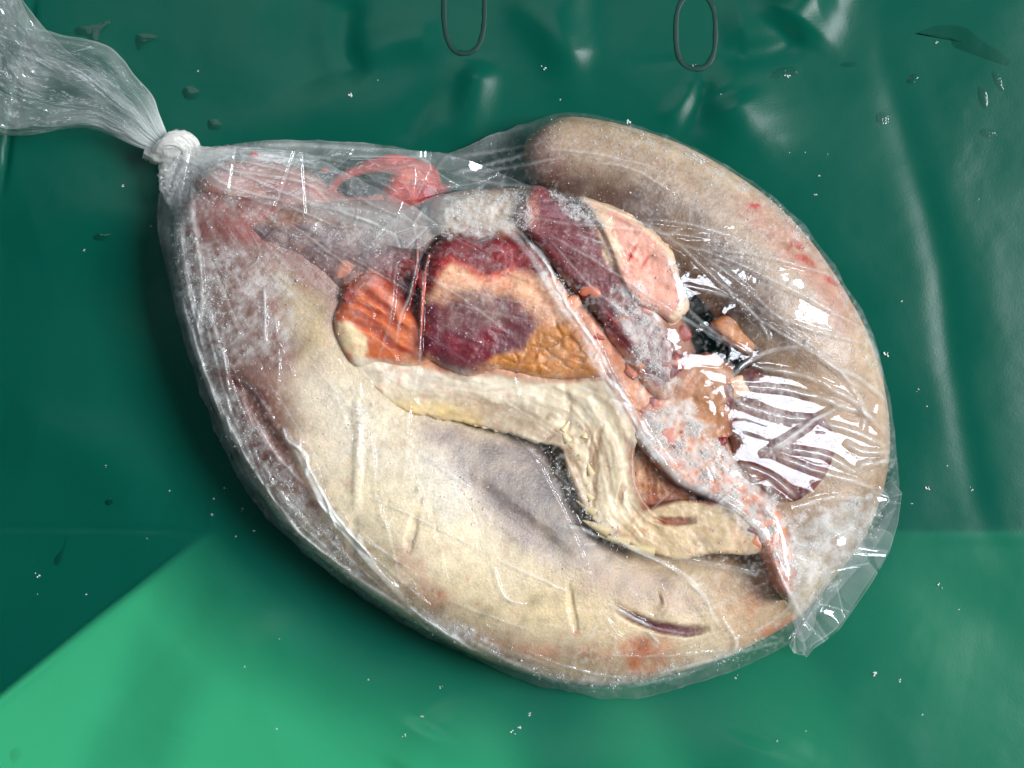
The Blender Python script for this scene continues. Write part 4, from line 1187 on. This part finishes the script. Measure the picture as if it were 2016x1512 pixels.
# blood-wet vertical creases left of centre
for k_, (pts, wd, am, hz) in enumerate((([(822, 462), (820, 520), (806, 580), (786, 630), (778, 680)], 4, 7, 0.35), ([(845, 490), (832, 560), (828, 640), (824, 720), (806, 800)], 5, 9, 0.15),
                                        ([(782, 500), (775, 560), (765, 640), (735, 730)], 5, 7, 0.12), ([(806, 800), (800, 880), (796, 960)], 6, 5, 0.12), ([(706, 740), (706, 860), (700, 980), (706, 1060)], 6, 6, 0.14),
                                        ([(712, 790), (735, 900), (738, 1000)], 4, 4, 0.08), ([(520, 560), (522, 620), (524, 680)], 4, 5, 0.5), ([(880, 405), (905, 395), (930, 392)], 6, 6, 0.2), ([(875, 400), (880, 470)], 5, 5, 0.2), ([(540, 600), (548, 700), (545, 800)], 4, 4, 0.1))):
    crease(pts, wd, am, hz, seed=130 + k_)

# small procedural crinkles: fine lines that run away from the knot, and crumple on the right flank
ka = np.arctan2(GY - 300, GX - 345)
kr = np.hypot(GY - 300, GX - 345)
nearknot = sstep(560, 60, kr)
CR += nearknot * 8 * (ridged(ka * 900, kr * 0.22, 110, 700, 2) - 0.6)
HZ += nearknot * 0.12 * np.clip(ridged(ka * 900, kr * 0.22, 60, 700, 3) - 0.55, 0, 1) * 2
HZ += sstep(200, 0, kr) * 0.10
_g = np.clip(fbm(GX, GY, 6, 781, 2, 0.8) * 4 - 0.2, 0, 1) * np.clip(0.5 + 2.5 * fbm(GX, GY, 110, 785, 3), 0, 1)
HZ += 0.22 * _g * ins
gath = sstep(30, -30, sdf(GX, GY, [(380, 280), (640, 280), (860, 305), (960, 350), (880, 400), (820, 470), (700, 440), (540, 400), (380, 340)]))
HZ += gath * (0.05 + 0.42 * np.clip(fbm(GX * 0.35 - GY * 0.2, GY * 1.1 - GX * 0.32, 36, 720, 4), 0, 1))
CR += gath * 8 * (ridged(GX * 0.30, GY - GX * 0.30, 40, 730, 2) - 0.6)
gr2 = sstep(20, -40, sdf(GX, GY, [(820, 300), (1050, 240), (1100, 330), (1000, 390), (840, 370)]))
HZ += gr2 * 0.05
CR += gr2 * 6 * (ridged(GX * 0.2 + GY * 0.1, GY + GX * 0.26, 24, 735, 2) - 0.6)
flank = sstep(60, -60, sdf(GX, GY, [(1430, 680), (1600, 640), (1740, 700), (1770, 900), (1740, 1000), (1560, 1000), (1440, 900)]))
CR += flank * 11 * (ridged(GX * 0.5, GY * 1.5 - GX * 0.5, 95, 740, 2) - 0.6)
CR += (3.0 * (ridged(GX + 0.6 * GY, GY, 90, 750, 4) - 0.6) + 1.0 * fbm(GX, GY, 14, 760, 2)) * (1 - 0.85 * flank)
rk = random.Random(5)
for k_ in range(46):        # long thin folds fanning out from the knot
    a0 = math.radians(rk.uniform(8, 78))
    r0 = rk.uniform(200, 900)
    r1 = r0 + rk.uniform(90, 340)
    bend = rk.uniform(-0.12, 0.12)
    crease([(345 + q * math.cos(a0 + bend * (q - r0) / 300), 300 + q * math.sin(a0 + bend * (q - r0) / 300)) for q in np.linspace(r0, r1, 5)], rk.uniform(2.5, 5), rk.choice((-1, 1)) * rk.uniform(2.5, 6), rk.uniform(0.0, 0.22), seed=200 + k_)
for k_ in range(34):        # folds that follow the lower left rim
    i0 = rk.uniform(0.02, 0.42)
    ins_ = rk.uniform(12, 110)
    Pb = spline(BAG, 300, closed=True)
    seg = Pb[[int(300 * (i0 + 0.012 * q)) for q in range(6)]]
    cc_ = np.array([1010.0, 760.0])
    seg = seg + (cc_ - seg) / np.hypot(*(cc_ - seg).T)[:, None] * (ins_ + np.linspace(0, rk.uniform(-30, 30), 6))[:, None]
    crease([tuple(q) for q in seg], rk.uniform(2.5, 6), rk.uniform(3, 7), rk.uniform(0.05, 0.25), seed=260 + k_)
for k_ in range(40):        # short crinkles anywhere
    x, y = rk.uniform(420, 1700), rk.uniform(320, 1280)
    a0, l_ = rk.uniform(0, 3.14), rk.uniform(20, 70)
    crease([(x, y), (x + l_ * math.cos(a0), y + l_ * math.sin(a0)), (x + 1.6 * l_ * math.cos(a0 + 0.6), y + 1.6 * l_ * math.sin(a0 + 0.6))], rk.uniform(2, 4), rk.uniform(2, 5), 0.12, seed=320 + k_)
HZ += 0.10 * np.clip(ridged(GX + 0.6 * GY, GY, 90, 750, 4) - 0.8, 0, 1) * 3
HZ += 0.16 * sstep(0.15, 0.9, FR) + 0.10 * np.clip(fbm(GX, GY, 80, 770, 5, 0.65) * 2, 0, 1)
HZ += 0.05 * sstep(16, 0, -bsd) + 0.16 * sstep(60, 10, -bsd) * sstep(1150, 850, GX) * np.clip(0.5 + 3 * fbm(GX, GY, 40, 791, 4), 0, 1)
win_ = sstep(30, -20, sdf(GX, GY, [(640, 330), (760, 305), (900, 330), (900, 395), (740, 410), (650, 395)]))
HZ *= 1 - 0.65 * win_
HZ = np.clip(HZ * 0.9, 0, 0.8)
PLN = 214 - 0.265 * (GX - 1430) + 0.05 * (GY - 800)
fl_w = sstep(30, -50, sdf(GX, GY, [(1440, 740), (1500, 690), (1620, 640), (1725, 640), (1762, 780), (1772, 900), (1750, 965), (1640, 990), (1500, 960), (1420, 860)]))
F = F * (1 - fl_w) + fl_w * np.maximum(PLN, blur(TOP, 3, 1) + 1)
CR = CR * (1 - 0.28 * fl_w) * (1 - 0.8 * sstep(40, -20, sdf(GX, GY, [(1330, 540), (1500, 600), (1500, 720), (1340, 700)])))
F = blur(F, 2, 1)
F = F - 26 * np.exp(-((GX - 1385) ** 2 + ((GY - 640) * 1.2) ** 2) / 44 ** 2) - 16 * np.exp(-((GX - 1450) ** 2 + ((GY - 600) * 1.3) ** 2) / 36 ** 2)
FZ = F + CR


def film_sheet(name, outline, ctr, n, zfun, hfun, mat, parent, rim_drop=10.0):
    P = spline(outline, 1600, closed=True)
    ctr = np.array(ctr, float)
    Rv = P - ctr
    an = np.arctan2(Rv[:, 1], Rv[:, 0])
    rr = np.hypot(Rv[:, 0], Rv[:, 1])
    o = np.argsort(an)
    an, rr = an[o], rr[o]
    an = np.r_[an - 2 * math.pi, an, an + 2 * math.pi]
    rr = np.r_[rr, rr, rr]
    g = np.linspace(-1, 1, n)
    U, W = np.meshgrid(g, g)
    r = np.maximum(np.abs(U), np.abs(W))
    th = np.arctan2(W, U)
    Rr = np.interp(th, an, rr) + 2.0 * fbm(np.cos(th) * 500, np.sin(th) * 500, 14, 811, 3) + 9.0 * (ridged(np.cos(th) * 500, np.sin(th) * 500, 60, 815, 2) - 0.62)
    px = ctr[0] + Rr * r * np.cos(th)
    py = ctr[1] + Rr * r * np.sin(th)
    z = zfun(px, py, (1 - r) * Rr)
    V = unproj(px, py, z)
    # underside of the bag: rim continues under the meat to the tarp
    idx = np.arange(n * n).reshape(n, n)
    ring = np.r_[idx[0, :-1], idx[:-1, -1], idx[-1, :0:-1], idx[:0:-1, 0]]
    V = V.reshape(-1, 3)
    rp = V[ring]
    hz = hfun(px, py).ravel()
    b0 = len(V)
    m_ = len(ring)
    cc = np.array([0.0, 0.0, 0.0])
    l1 = rp.copy()
    l1[:, :2] = rp[:, :2] * 0.985
    l1[:, 2] = rp[:, 2] * 0.45
    l2 = rp.copy()
    l2[:, :2] = rp[:, :2] * 0.93
    l2[:, 2] = 0.0002
    V = np.vstack([V, l1, l2])
    hz = np.r_[hz, hz[ring], hz[ring] * 0.5]
    jj = np.arange(m_)
    j2 = (jj + 1) % m_
    q = np.vstack([grid_quads(n, n)[:, ::-1], np.stack([ring[jj], ring[j2], b0 + j2, b0 + jj], -1), np.stack([b0 + jj, b0 + j2, b0 + m_ + j2, b0 + m_ + jj], -1)])
    return make_obj(name, V, q, mat, parent, {'haze': hz})


film = film_sheet("film", BAG, (1010, 790), 640, lambda px, py, d: np.maximum(sample(FZ, px, py) * sstep(-10, 16, d) + 0, 14),
                  lambda px, py: sample(HZ, px, py), M_film, bag)


# gathered neck fanning out beyond the knot
def fan(name, A, B, z0, z1, seed, haze, amp=16, n1=260, n2=240, close=True, freq=1.0):
    """pleated sleeve between two edge curves that start at the knot"""
    Ea = spline(A, n1)
    Eb = spline(B, n1)
    s = np.linspace(0, 1, n1)[:, None]
    v = np.linspace(0, 1, n2)[None]
    # fold lines bunch like cloth
    vv = v + 0.03 * np.sin(v * 19 + seed)
    px = Ea[:, 0:1] * (1 - vv) + Eb[:, 0:1] * vv
    py = Ea[:, 1:2] * (1 - vv) + Eb[:, 1:2] * vv
    px = px + 6 * fbm(s * 900, v * 300 + 0 * s, 160, seed + 2) * s * 2
    py = py + 10 * fbm(s * 900, v * 300 + 0 * s, 130, seed + 4) * s * 2
    prof = np.sqrt(np.clip(1 - (2 * v - 1) ** 2, 0, 1))
    pl = ridged(v * 900 * freq + 90 * fbm(s * 500, v * 200 + 0 * s, 150, seed + 9), s * 160, 60, seed, 3) - 0.6
    cr = fbm(s * 700, v * 500, 60, seed + 14, 4)
    z = z0 + (z1 - z0) * s + prof * (14 + 60 * s) + amp * pl * (0.35 + s) + 20 * cr * s
    z = np.maximum(z, 4)
    V = unproj(px, py, z)
    hz = haze * 0.6 * (0.3 + 1.1 * np.clip(pl + 0.35, 0, 1)) * (1.5 - 0.9 * s ** 0.6) + 0.26 * sstep(0.22, 0, s)
    hz = hz + 0.25 * np.exp(-((v - 0.0) / 0.012) ** 2) + 0.25 * np.exp(-((v - 1.0) / 0.012) ** 2)
    hz = np.clip(hz + 0.25 * np.clip(fbm(s * 600 + 40, v * 300, 90, seed + 31, 3), -0.3, 1), 0.02, 0.9)
    return make_obj(name, V.reshape(-1, 3), grid_quads(n1, n2), M_neck, bag, {'haze': hz.ravel()})


upA = [(330, 268), (312, 225), (298, 190), (262, 150), (240, 120), (205, 92), (140, 76), (95, 66), (70, 60), (42, 20), (20, -40), (10, -120)]
midA = [(322, 274), (270, 215), (215, 165), (140, 110), (80, 50), (30, -10), (-30, -90)]
midB = [(312, 286), (250, 240), (180, 190), (110, 150), (30, 110), (-60, 60), (-140, 10)]
lowB = [(298, 300), (262, 288), (215, 268), (165, 254), (120, 258), (60, 268), (0, 272), (-80, 262), (-140, 260)]
fan("neck_sleeve", upA, lowB, 62, 10, 5, 0.09, amp=26, freq=0.45)
fan("neck_sleeve", upA, midB, 70, 44, 17, 0.13, amp=28, freq=0.35)
fan("neck_sleeve", midA, lowB, 66, 30, 29, 0.15, amp=30, freq=0.4)


# knot: twisted bands of film
def band(name, pts, rad, haze, seed, tw=5, fl=0.9, n=120, nr=40):
    P = spline(pts, n)
    T = np.gradient(P[:, :2], axis=0)
    T /= np.hypot(T[:, 0], T[:, 1])[:, None] + 1e-9
    a = np.linspace(0, 2 * math.pi, nr, endpoint=False)
    t = np.linspace(0, 1, n)[:, None]
    pleat = ridged((a[None] + tw * 0.35 * t) * 30, t * 30, 13, seed, 2) - 0.6
    r = rad * P[:, 3:4] * (1 + 0.7 * pleat)
    px = P[:, 0:1] - T[:, 1:2] * r * np.cos(a)[None]
    py = P[:, 1:2] + T[:, 0:1] * r * np.cos(a)[None]
    z = np.maximum(P[:, 2:3] + fl * r * np.sin(a)[None], 3)
    V = unproj(px, py, z).reshape(-1, 3)
    return make_obj(name, V, grid_quads(n, nr, True), M_knot, bag, {'haze': (haze + 0.25 * (pleat + 0 * px)).clip(0, 1).ravel()})


band("knot", [(284, 296, 60, .75), (300, 300, 66, .95), (318, 302, 74, 1.05), (336, 292, 84, 1.0), (352, 282, 84, 0.9), (370, 292, 76, .85), (380, 305, 66, .7)], 19, 0.30, 3)
band("knot_wrap", [(312, 312, 50, .5), (318, 292, 82, .8), (330, 276, 96, .9), (352, 268, 96, .95), (374, 278, 86, .9), (386, 296, 70, .7), (390, 312, 50, .4)], 13, 0.42, 9)
band("knot_wrap", [(300, 322, 46, .6), (308, 300, 84, .7), (322, 284, 98, .8), (346, 280, 100, .8), (364, 290, 92, .8), (372, 306, 70, .7)], 13, 0.36, 15)
band("knot_skirt", [(348, 284, 70, 1.0), (350, 310, 72, 1.3), (352, 340, 74, 1.6), (356, 380, 76, 1.5), (362, 420, 70, 1.0)], 22, 0.10, 21, fl=0.5)
band("knot_skirt", [(352, 290, 76, 1.0), (390, 306, 80, 1.0), (440, 312, 84, 1.3), (510, 322, 90, 1.3), (590, 345, 90, 0.9)], 18, 0.12, 27, fl=0.5)

# loose crumpled corner at the lower right
corner = [(1535, 1062), (1590, 1030), (1680, 985), (1755, 945), (1776, 970), (1768, 1030), (1752, 1085), (1715, 1150), (1680, 1200), (1652, 1240), (1622, 1264), (1602, 1277), (1588, 1295), (1577, 1281), (1563, 1287),
          (1549, 1262), (1572, 1240), (1560, 1190), (1545, 1130)]


def loose_sheet(name, outline, ctr, z_in, amp, seed, haze, n=190, cell=26):
    # faceted crumple: height is a blend of a few tilted planes around scattered points
    P = np.array(spline(outline, 200, closed=True)) if len(outline) < 12 else np.vstack([np.linspace(outline[i], outline[(i + 1) % len(outline)], 12, endpoint=False) for i in range(len(outline))])
    ctr = np.array(ctr, float)
    Rv = P - ctr
    an = np.arctan2(Rv[:, 1], Rv[:, 0])
    rr = np.hypot(Rv[:, 0], Rv[:, 1])
    o = np.argsort(an)
    an, rr = an[o], rr[o]
    an = np.r_[an - 2 * math.pi, an, an + 2 * math.pi]
    rr = np.r_[rr, rr, rr]
    g = np.linspace(-1, 1, n)
    U, W = np.meshgrid(g, g)
    r = np.maximum(np.abs(U), np.abs(W))
    th = np.arctan2(W, U)
    Rr = np.interp(th, an, rr)
    px = ctr[0] + Rr * r * np.cos(th)
    py = ctr[1] + Rr * r * np.sin(th)
    rg = np.random.default_rng(seed)
    x0, y0 = P.min(0) - 30
    x1, y1 = P.max(0) + 30
    k_ = int((x1 - x0) * (y1 - y0) / cell ** 2)
    pts = np.c_[rg.uniform(x0, x1, k_), rg.uniform(y0, y1, k_)]
    gr = rg.normal(0, 0.5, (k_, 2))
    off = rg.uniform(0, amp, k_)
    best = np.full(px.shape, -1e9)
    sec = np.full(px.shape, -1e9)
    for i in range(k_):
        d2 = (px - pts[i, 0]) ** 2 + (py - pts[i, 1]) ** 2
        h = off[i] + gr[i, 0] * (px - pts[i, 0]) + gr[i, 1] * (py - pts[i, 1]) - d2 / (cell * 3.4)
        sec = np.maximum(np.minimum(best, h), sec)
        best = np.maximum(best, h)
    ed = sstep(0, 3.5, best - sec)
    z = z_in(px, py) + np.clip(best, -amp, 2 * amp) - 3 * (1 - ed)
    z = np.maximum(z, 5)
    V = unproj(px, py, z)
    rim = sstep(0.98, 1.0, r)
    hz = np.clip(haze * (0.6 + 1.4 * fbm(px, py, 40, seed + 1, 4)) + 0.12 * (1 - ed) + 0.10 * rim, 0, 0.9)
    return make_obj(name, V.reshape(-1, 3), grid_quads(n, n)[:, ::-1], M_loose, bag, {'haze': hz.ravel()})


loose_sheet("loose_corner", corner, (1655, 1110), lambda x, y: 20 + 130 * sstep(1290, 1000, y + 0.55 * (x - 1560)), 30, 41, 0.07, cell=40)
loose_sheet("loose_corner", [(1548, 1100), (1620, 1060), (1700, 1040), (1758, 1060), (1700, 1160), (1648, 1236), (1600, 1270), (1588, 1290), (1560, 1280), (1570, 1240), (1556, 1180)], (1635, 1150), lambda x, y: 14 + 80 * sstep(1290, 1000, y + 0.55 * (x - 1560)), 12, 57, 0.05, cell=50)
loose_sheet("loose_flap", [(1478, 1050), (1520, 1080), (1560, 1060), (1600, 1100), (1610, 1170), (1600, 1240), (1576, 1262), (1556, 1210), (1530, 1150)], (1560, 1150), lambda x, y: 150 - 0.32 * (y - 1050), 22, 63, 0.12, n=120, cell=46)
# crumpled layers near the gathered end
loose_sheet("loose_fold", [(600, 330), (660, 292), (760, 292), (860, 300), (930, 318), (1010, 352), (1060, 372), (990, 384), (900, 372), (820, 392), (740, 400), (660, 400)], (790, 345), lambda x, y: 150 + 0 * x, 16, 71, 0.06, n=220, cell=58)
loose_sheet("loose_fold", [(350, 284), (420, 296), (480, 288), (600, 300), (700, 350), (800, 400), (860, 440), (780, 462), (640, 430), (520, 400), (430, 372), (375, 330)], (590, 370), lambda x, y: 168 + 0.02 * x - 10, 16, 83, 0.14, n=240, cell=75)
loose_sheet("loose_fold", [(740, 470), (790, 420), (840, 392), (885, 385), (890, 440), (850, 470), (815, 490)], (830, 440), lambda x, y: 214 + 0 * x, 10, 85, 0.16, n=90, cell=44)

# ------------------------------------------------------------------ frost crystals (uncountable)
cr_n = 22000
prob = (FR ** 1.6) * np.clip(0.15 + 3.0 * fbm(GX, GY, 26, 351, 4, 0.7), 0, 1) + 0.003 * ins
prob = prob * (bsd < -6)
pf = prob.ravel() / prob.sum()
ids = rng.choice(prob.size, cr_n, p=pf)
cx = GX.ravel()[ids] + rng.uniform(-1.5, 1.5, cr_n)
cy = GY.ravel()[ids] + rng.uniform(-1.5, 1.5, cr_n)
cz = np.maximum(sample(TOP, cx, cy) + 1, sample(FZ, cx, cy) - rng.uniform(1, 6, cr_n))
cz = np.where(sample(FZ, cx, cy) - sample(TOP, cx, cy) > 30, sample(FZ, cx, cy) - 3, cz)
sz = rng.gamma(1.5, 0.34, cr_n) + 0.5
base = np.array([[1, 0, 0], [-1, 0, 0], [0, 1, 0], [0, -1, 0], [0, 0, 1], [0, 0, -1]], float)
ftri = np.array([[0, 2, 4], [2, 1, 4], [1, 3, 4], [3, 0, 4], [2, 0, 5], [1, 2, 5], [3, 1, 5], [0, 3, 5]])


def crystals(cx, cy, cz, sz, name, parent, mat):
    n = len(cx)
    q = rng.normal(size=(n, 4))
    q /= np.linalg.norm(q, axis=1)[:, None]
    a, b, c, d = q.T
    R = np.stack([np.stack([1 - 2 * (c * c + d * d), 2 * (b * c - a * d), 2 * (b * d + a * c)], -1),
                  np.stack([2 * (b * c + a * d), 1 - 2 * (b * b + d * d), 2 * (c * d - a * b)], -1),
                  np.stack([2 * (b * d - a * c), 2 * (c * d + a * b), 1 - 2 * (b * b + c * c)], -1)], 1)
    sc3 = rng.uniform(0.5, 1.3, (n, 1, 3))
    P = np.einsum('nij,nkj->nki', R, base[None] * sc3) * (sz * S)[:, None, None]
    C = unproj(cx, cy, cz)
    V = (C[:, None] + P).reshape(-1, 3)
    T = (ftri[None] + (np.arange(n) * 6)[:, None, None]).reshape(-1, 3)
    o = make_obj(name, V, None, mat, parent, smooth=False, tris=T)
    return o


fo = crystals(cx, cy, cz, sz, "frost_crystals", tongue, M_frost)
fo['kind'] = 'stuff'

# ------------------------------------------------------------------ things lying on the tarp
M_rubber = simple_mat("dark_slot_rim", (0.003, 0.036, 0.027), rough=0.5)


def ring_slot(cx_, cy_, wx, wy, rad, label):
    n, nr = 96, 12
    t = np.linspace(0, 2 * math.pi, n, endpoint=False)
    # stadium shape
    hx, hy = wx / 2, wy / 2
    x = cx_ + hx * np.sign(np.cos(t)) * np.abs(np.cos(t)) ** 0.8
    y = cy_ + hy * np.sign(np.sin(t)) * np.abs(np.sin(t)) ** 0.72
    nx, ny = (x - cx_) / hx ** 2, (y - cy_) / hy ** 2
    l = np.hypot(nx, ny)
    nx, ny = nx / l, ny / l
    a = np.linspace(0, 2 * math.pi, nr, endpoint=False)
    r = rad * (1.3 + 0.9 * fbm(x, y, 16, 900, 3))[:, None]
    px = x[:, None] + nx[:, None] * r * np.cos(a)[None]
    py = y[:, None] + ny[:, None] * r * np.cos(a)[None]
    z = tarp_z(x, y)[:, None] + 0.3 + r * 0.22 * np.sin(a)[None]
    V = unproj(px, py, z)
    i = np.arange(n)[:, None]
    j = np.arange(nr)[None]
    q = np.stack([i * nr + j, i * nr + (j + 1) % nr, ((i + 1) % n) * nr + (j + 1) % nr, ((i + 1) % n) * nr + j], -1).reshape(-1, 4)
    o = make_obj("oval_ring", V.reshape(-1, 3), q, M_rubber)
    tag(o, label, "ring")
    return o


ring_slot(914, 12, 80, 186, 3.8, "long dark oval ring in the tarpaulin, left of the two at the top")
ring_slot(1370, 62, 78, 146, 4.2, "rough black oval ring in the tarpaulin, right of the two at the top")


def puddle(poly, h, label, name="water_drop", cat="water drop", group=None):
    P = spline(poly, 60, closed=True)
    c = P.mean(0)
    V, K = [], 9
    for k_ in range(K):
        f = 1 - k_ / (K - 1)
        z = 0.16 * h * (1 - f ** 2.4)
        q = c + (P - c) * f
        V.append(unproj(q[:, 0], q[:, 1], z + tarp_z(q[:, 0], q[:, 1]) + 1.3))
    V = np.array(V)
    o = make_obj(name, V.reshape(-1, 3), grid_quads(K, 60, True)[:, ::-1], M_water)
    tag(o, label, cat, group)
    return o


def ell(x, y, a, b, rot=0, wob=0.15, seed=0):
    rg = random.Random(seed + int(x * 7 + y))
    out = []
    for i in range(10):
        t = i / 10 * 2 * math.pi
        k_ = 1 + rg.uniform(-wob, wob)
        u, v = a * k_ * math.cos(t), b * k_ * math.sin(t)
        cr_, sr_ = math.cos(math.radians(rot)), math.sin(math.radians(rot))
        out.append((x + u * cr_ - v * sr_, y + u * sr_ + v * cr_))
    return out


puddle(ell(376, 184, 17, 14, 20), 7, "round water drop on the tarp above the knot, the upper of two")
puddle(ell(422, 246, 14, 11, 0), 6, "smaller round water drop just above the film right of the knot")
puddle(ell(1545, 142, 30, 13, -8, 0.25), 6, "wide water drop with a bright glint right of the right oval ring")
puddle(ell(1673, 127, 17, 5, 0, 0.2), 4, "short flat water dash on the tarp, level with the oval ring's end")
puddle(ell(1797, 155, 13, 7, -40), 4, "slanted oval water drop below the long smear at upper right")
puddle(ell(1737, 230, 15, 13, 10, 0.25), 5, "round water drop in the middle of the dark tarp beside the long fold")
puddle(ell(1936, 192, 9, 22, -12), 4, "tall narrow water drop near the right edge of the tarp")
puddle(ell(1965, 158, 6, 22, -25), 3, "thin slanted water streak at the far right, above the tall narrow drop")
puddle(ell(1946, 263, 17, 9, 15), 4, "flat oval water drop low at the right edge")
puddle([(1800, 66), (1850, 50), (1900, 54), (1935, 80), (1980, 110), (1988, 130), (1960, 122), (1920, 108), (1880, 92), (1868, 74), (1830, 66)], 4, "long curved water smear in the upper right corner of the tarp", "water_smear", "water smear")
puddle([(150, 55), (190, 48), (218, 42), (200, 66), (188, 92), (172, 72), (150, 68)], 4, "angular wet smear on the tarp above the gathered bag neck", "water_smear", "water smear")
puddle([(268, 70), (295, 66), (310, 74), (286, 88), (272, 100)], 3, "faint wet patch on the tarp, right of the angular wet smear", "water_smear", "water smear")
puddle(ell(216, 989, 9, 6, -20), 5, "small dark water drop on the tarp left of the bag")
puddle([(116, 1112), (106, 1108), (112, 1095), (124, 1080), (131, 1056), (133, 1056), (126, 1092)], 3, "dark trickle with a round end on the left of the tarp", "water_smear", "water smear")
puddle(ell(31, 1487, 11, 14, 0), 7, "clear round water drop in the lower left corner on bright green")
puddle(ell(200, 466, 17, 7, 0, 0.25), 4, "faint dark water mark on the tarp left of the bag's neck")

# ice crumbs, each its own thing
cr_pos = [(690, 187, 9), (743, 158, 3), (1070, 135, 7), (1103, 196, 3), (1604, 384, 4), (1555, 300, 3), (1585, 300, 3), (1614, 345, 4), (1630, 304, 3), (1775, 593, 5), (1748, 698, 8), (1808, 768, 5), (1825, 800, 3),
          (1829, 961, 7), (1912, 964, 6), (1865, 917, 4), (1794, 992, 3), (1850, 1151, 9), (1722, 1326, 8), (1771, 1338, 5), (1448, 1333, 6), (1816, 1407, 4), (1586, 1440, 3), (1010, 1440, 7), (1023, 1432, 6), (1042, 1404, 6),
          (797, 1449, 5), (725, 1338, 4), (833, 1410, 4), (867, 1352, 4), (545, 1435, 4), (482, 1314, 3), (73, 1134, 7), (170, 1170, 3), (74, 1170, 2), (209, 917, 3), (242, 366, 5), (165, 494, 4), (298, 445, 3), (1237, 240, 9),
          (1845, 82, 5), (1927, 393, 3), (550, 1258, 3), (335, 967, 4), (443, 960, 5), (421, 982, 4), (419, 1014, 6), (478, 1003, 4), (500, 1045, 4), (463, 1056, 4), (1678, 893, 0), (1888, 1200, 3), (1530, 1460, 3), (290, 1060, 3), (390, 140, 3), (1420, 185, 3), (1365, 128, 5), (1552, 150, 6)]
CR_ONE = {(690, 187): "white elongated ice crumb on the dark tarp below and left of the left oval ring", (1070, 135): "pale crumb on the tarp between the two oval rings",
          (1604, 384): "largest clear ice crumb on the tarp just right of the tongue's upper curve", (1748, 698): "triangular ice chip beside the bag's right edge",
          (1850, 1151): "curled white ice crumb on the tarp right of the bag's loose corner", (1722, 1326): "ragged white crumb on the green tarp below the loose corner",
          (1771, 1338): "small crumb just right of the ragged white crumb below the loose corner", (1448, 1333): "yellowish crumb on the green tarp just under the bag's lower right edge",
          (1237, 240): "ice crumb stuck on top of the bag at the upper curve of the tongue", (242, 366): "beige crumb on the tarp left of the bag below the knot",
          (73, 1134): "white crumb in the shaded tarp near the left edge, above the diagonal crease", (1845, 82): "pale yellow crumb by the long curved water smear",
          (1552, 150): "bright ice bead at the lower edge of the wide water drop", (1365, 128): "crumb at the foot of the right oval ring"}


def crumb_label(x, y, r):
    if (x, y) in CR_ONE:
        return CR_ONE[(x, y)], None
    if 1000 < x < 1050 and y > 1400:
        return "crumb of the little chain of white crumbs at the bottom centre", "chain of crumbs at the bottom centre"
    if x < 600 and y > 950 and y < 1060:
        return "tiny crumb in the dark shadow at the bag's lower left side", "crumbs in the bag's shadow"
    if y > 1058:
        if x < 620:
            return "tiny crumb on the tarp at the lower left of the bag", "crumbs at lower left"
        if x < 1300:
            return "tiny crumb on the light green tarp below the bag", "crumbs below the bag"
        return "tiny crumb on the green tarp at the lower right", "crumbs at lower right"
    if x > 1700 and y > 560:
        return "tiny crumb on the dark tarp right of the bag", "crumbs right of the bag"
    if x > 1400 and y > 170:
        return "tiny crumb on the dark tarp above the tongue's right curve", "crumbs above the right curve"
    if x < 500:
        return "tiny crumb on the dark tarp left of the bag", "crumbs left of the bag"
    return "tiny crumb on the tarp between the oval rings and the bag", "crumbs below the oval rings"


protos = []
for s_ in range(3):
    rg = np.random.default_rng(s_ + 50)
    V, T = [], []
    for b in range(4):
        c = rg.normal(0, 0.45, 3)
        c[2] = abs(c[2]) * 0.5
        P = base * rg.uniform(0.25, 0.6, (1, 3)) + rg.normal(0, 0.08, (6, 3)) + c
        T += (ftri + len(V) * 1).tolist()
        V += P.tolist()
    mesh = make_obj("ice_crumb", np.array(V) * S, None, M_frost, smooth=False, tris=T)
    protos.append(mesh)
used = [False] * 3
for i, (x, y, r) in enumerate(cr_pos):
    if r == 0:
        continue
    k_ = i % 3
    o = protos[k_] if not used[k_] else protos[k_].copy()
    if used[k_]:
        sc.collection.objects.link(o)
    used[k_] = True
    o.scale = (r * 0.8, r * random.uniform(0.4, 0.9), r * 0.5)
    o.rotation_euler = (0, 0, random.uniform(0, 6.28))
    zz = float(tarp_z(x, y))
    if i == 39:
        zz = 80
    o.location = tuple(unproj(np.array(float(x)), np.array(float(y)), np.array(zz + r * 0.25)))
    lab, grp = crumb_label(x, y, r)
    tag(o, lab, "ice crumb", grp)
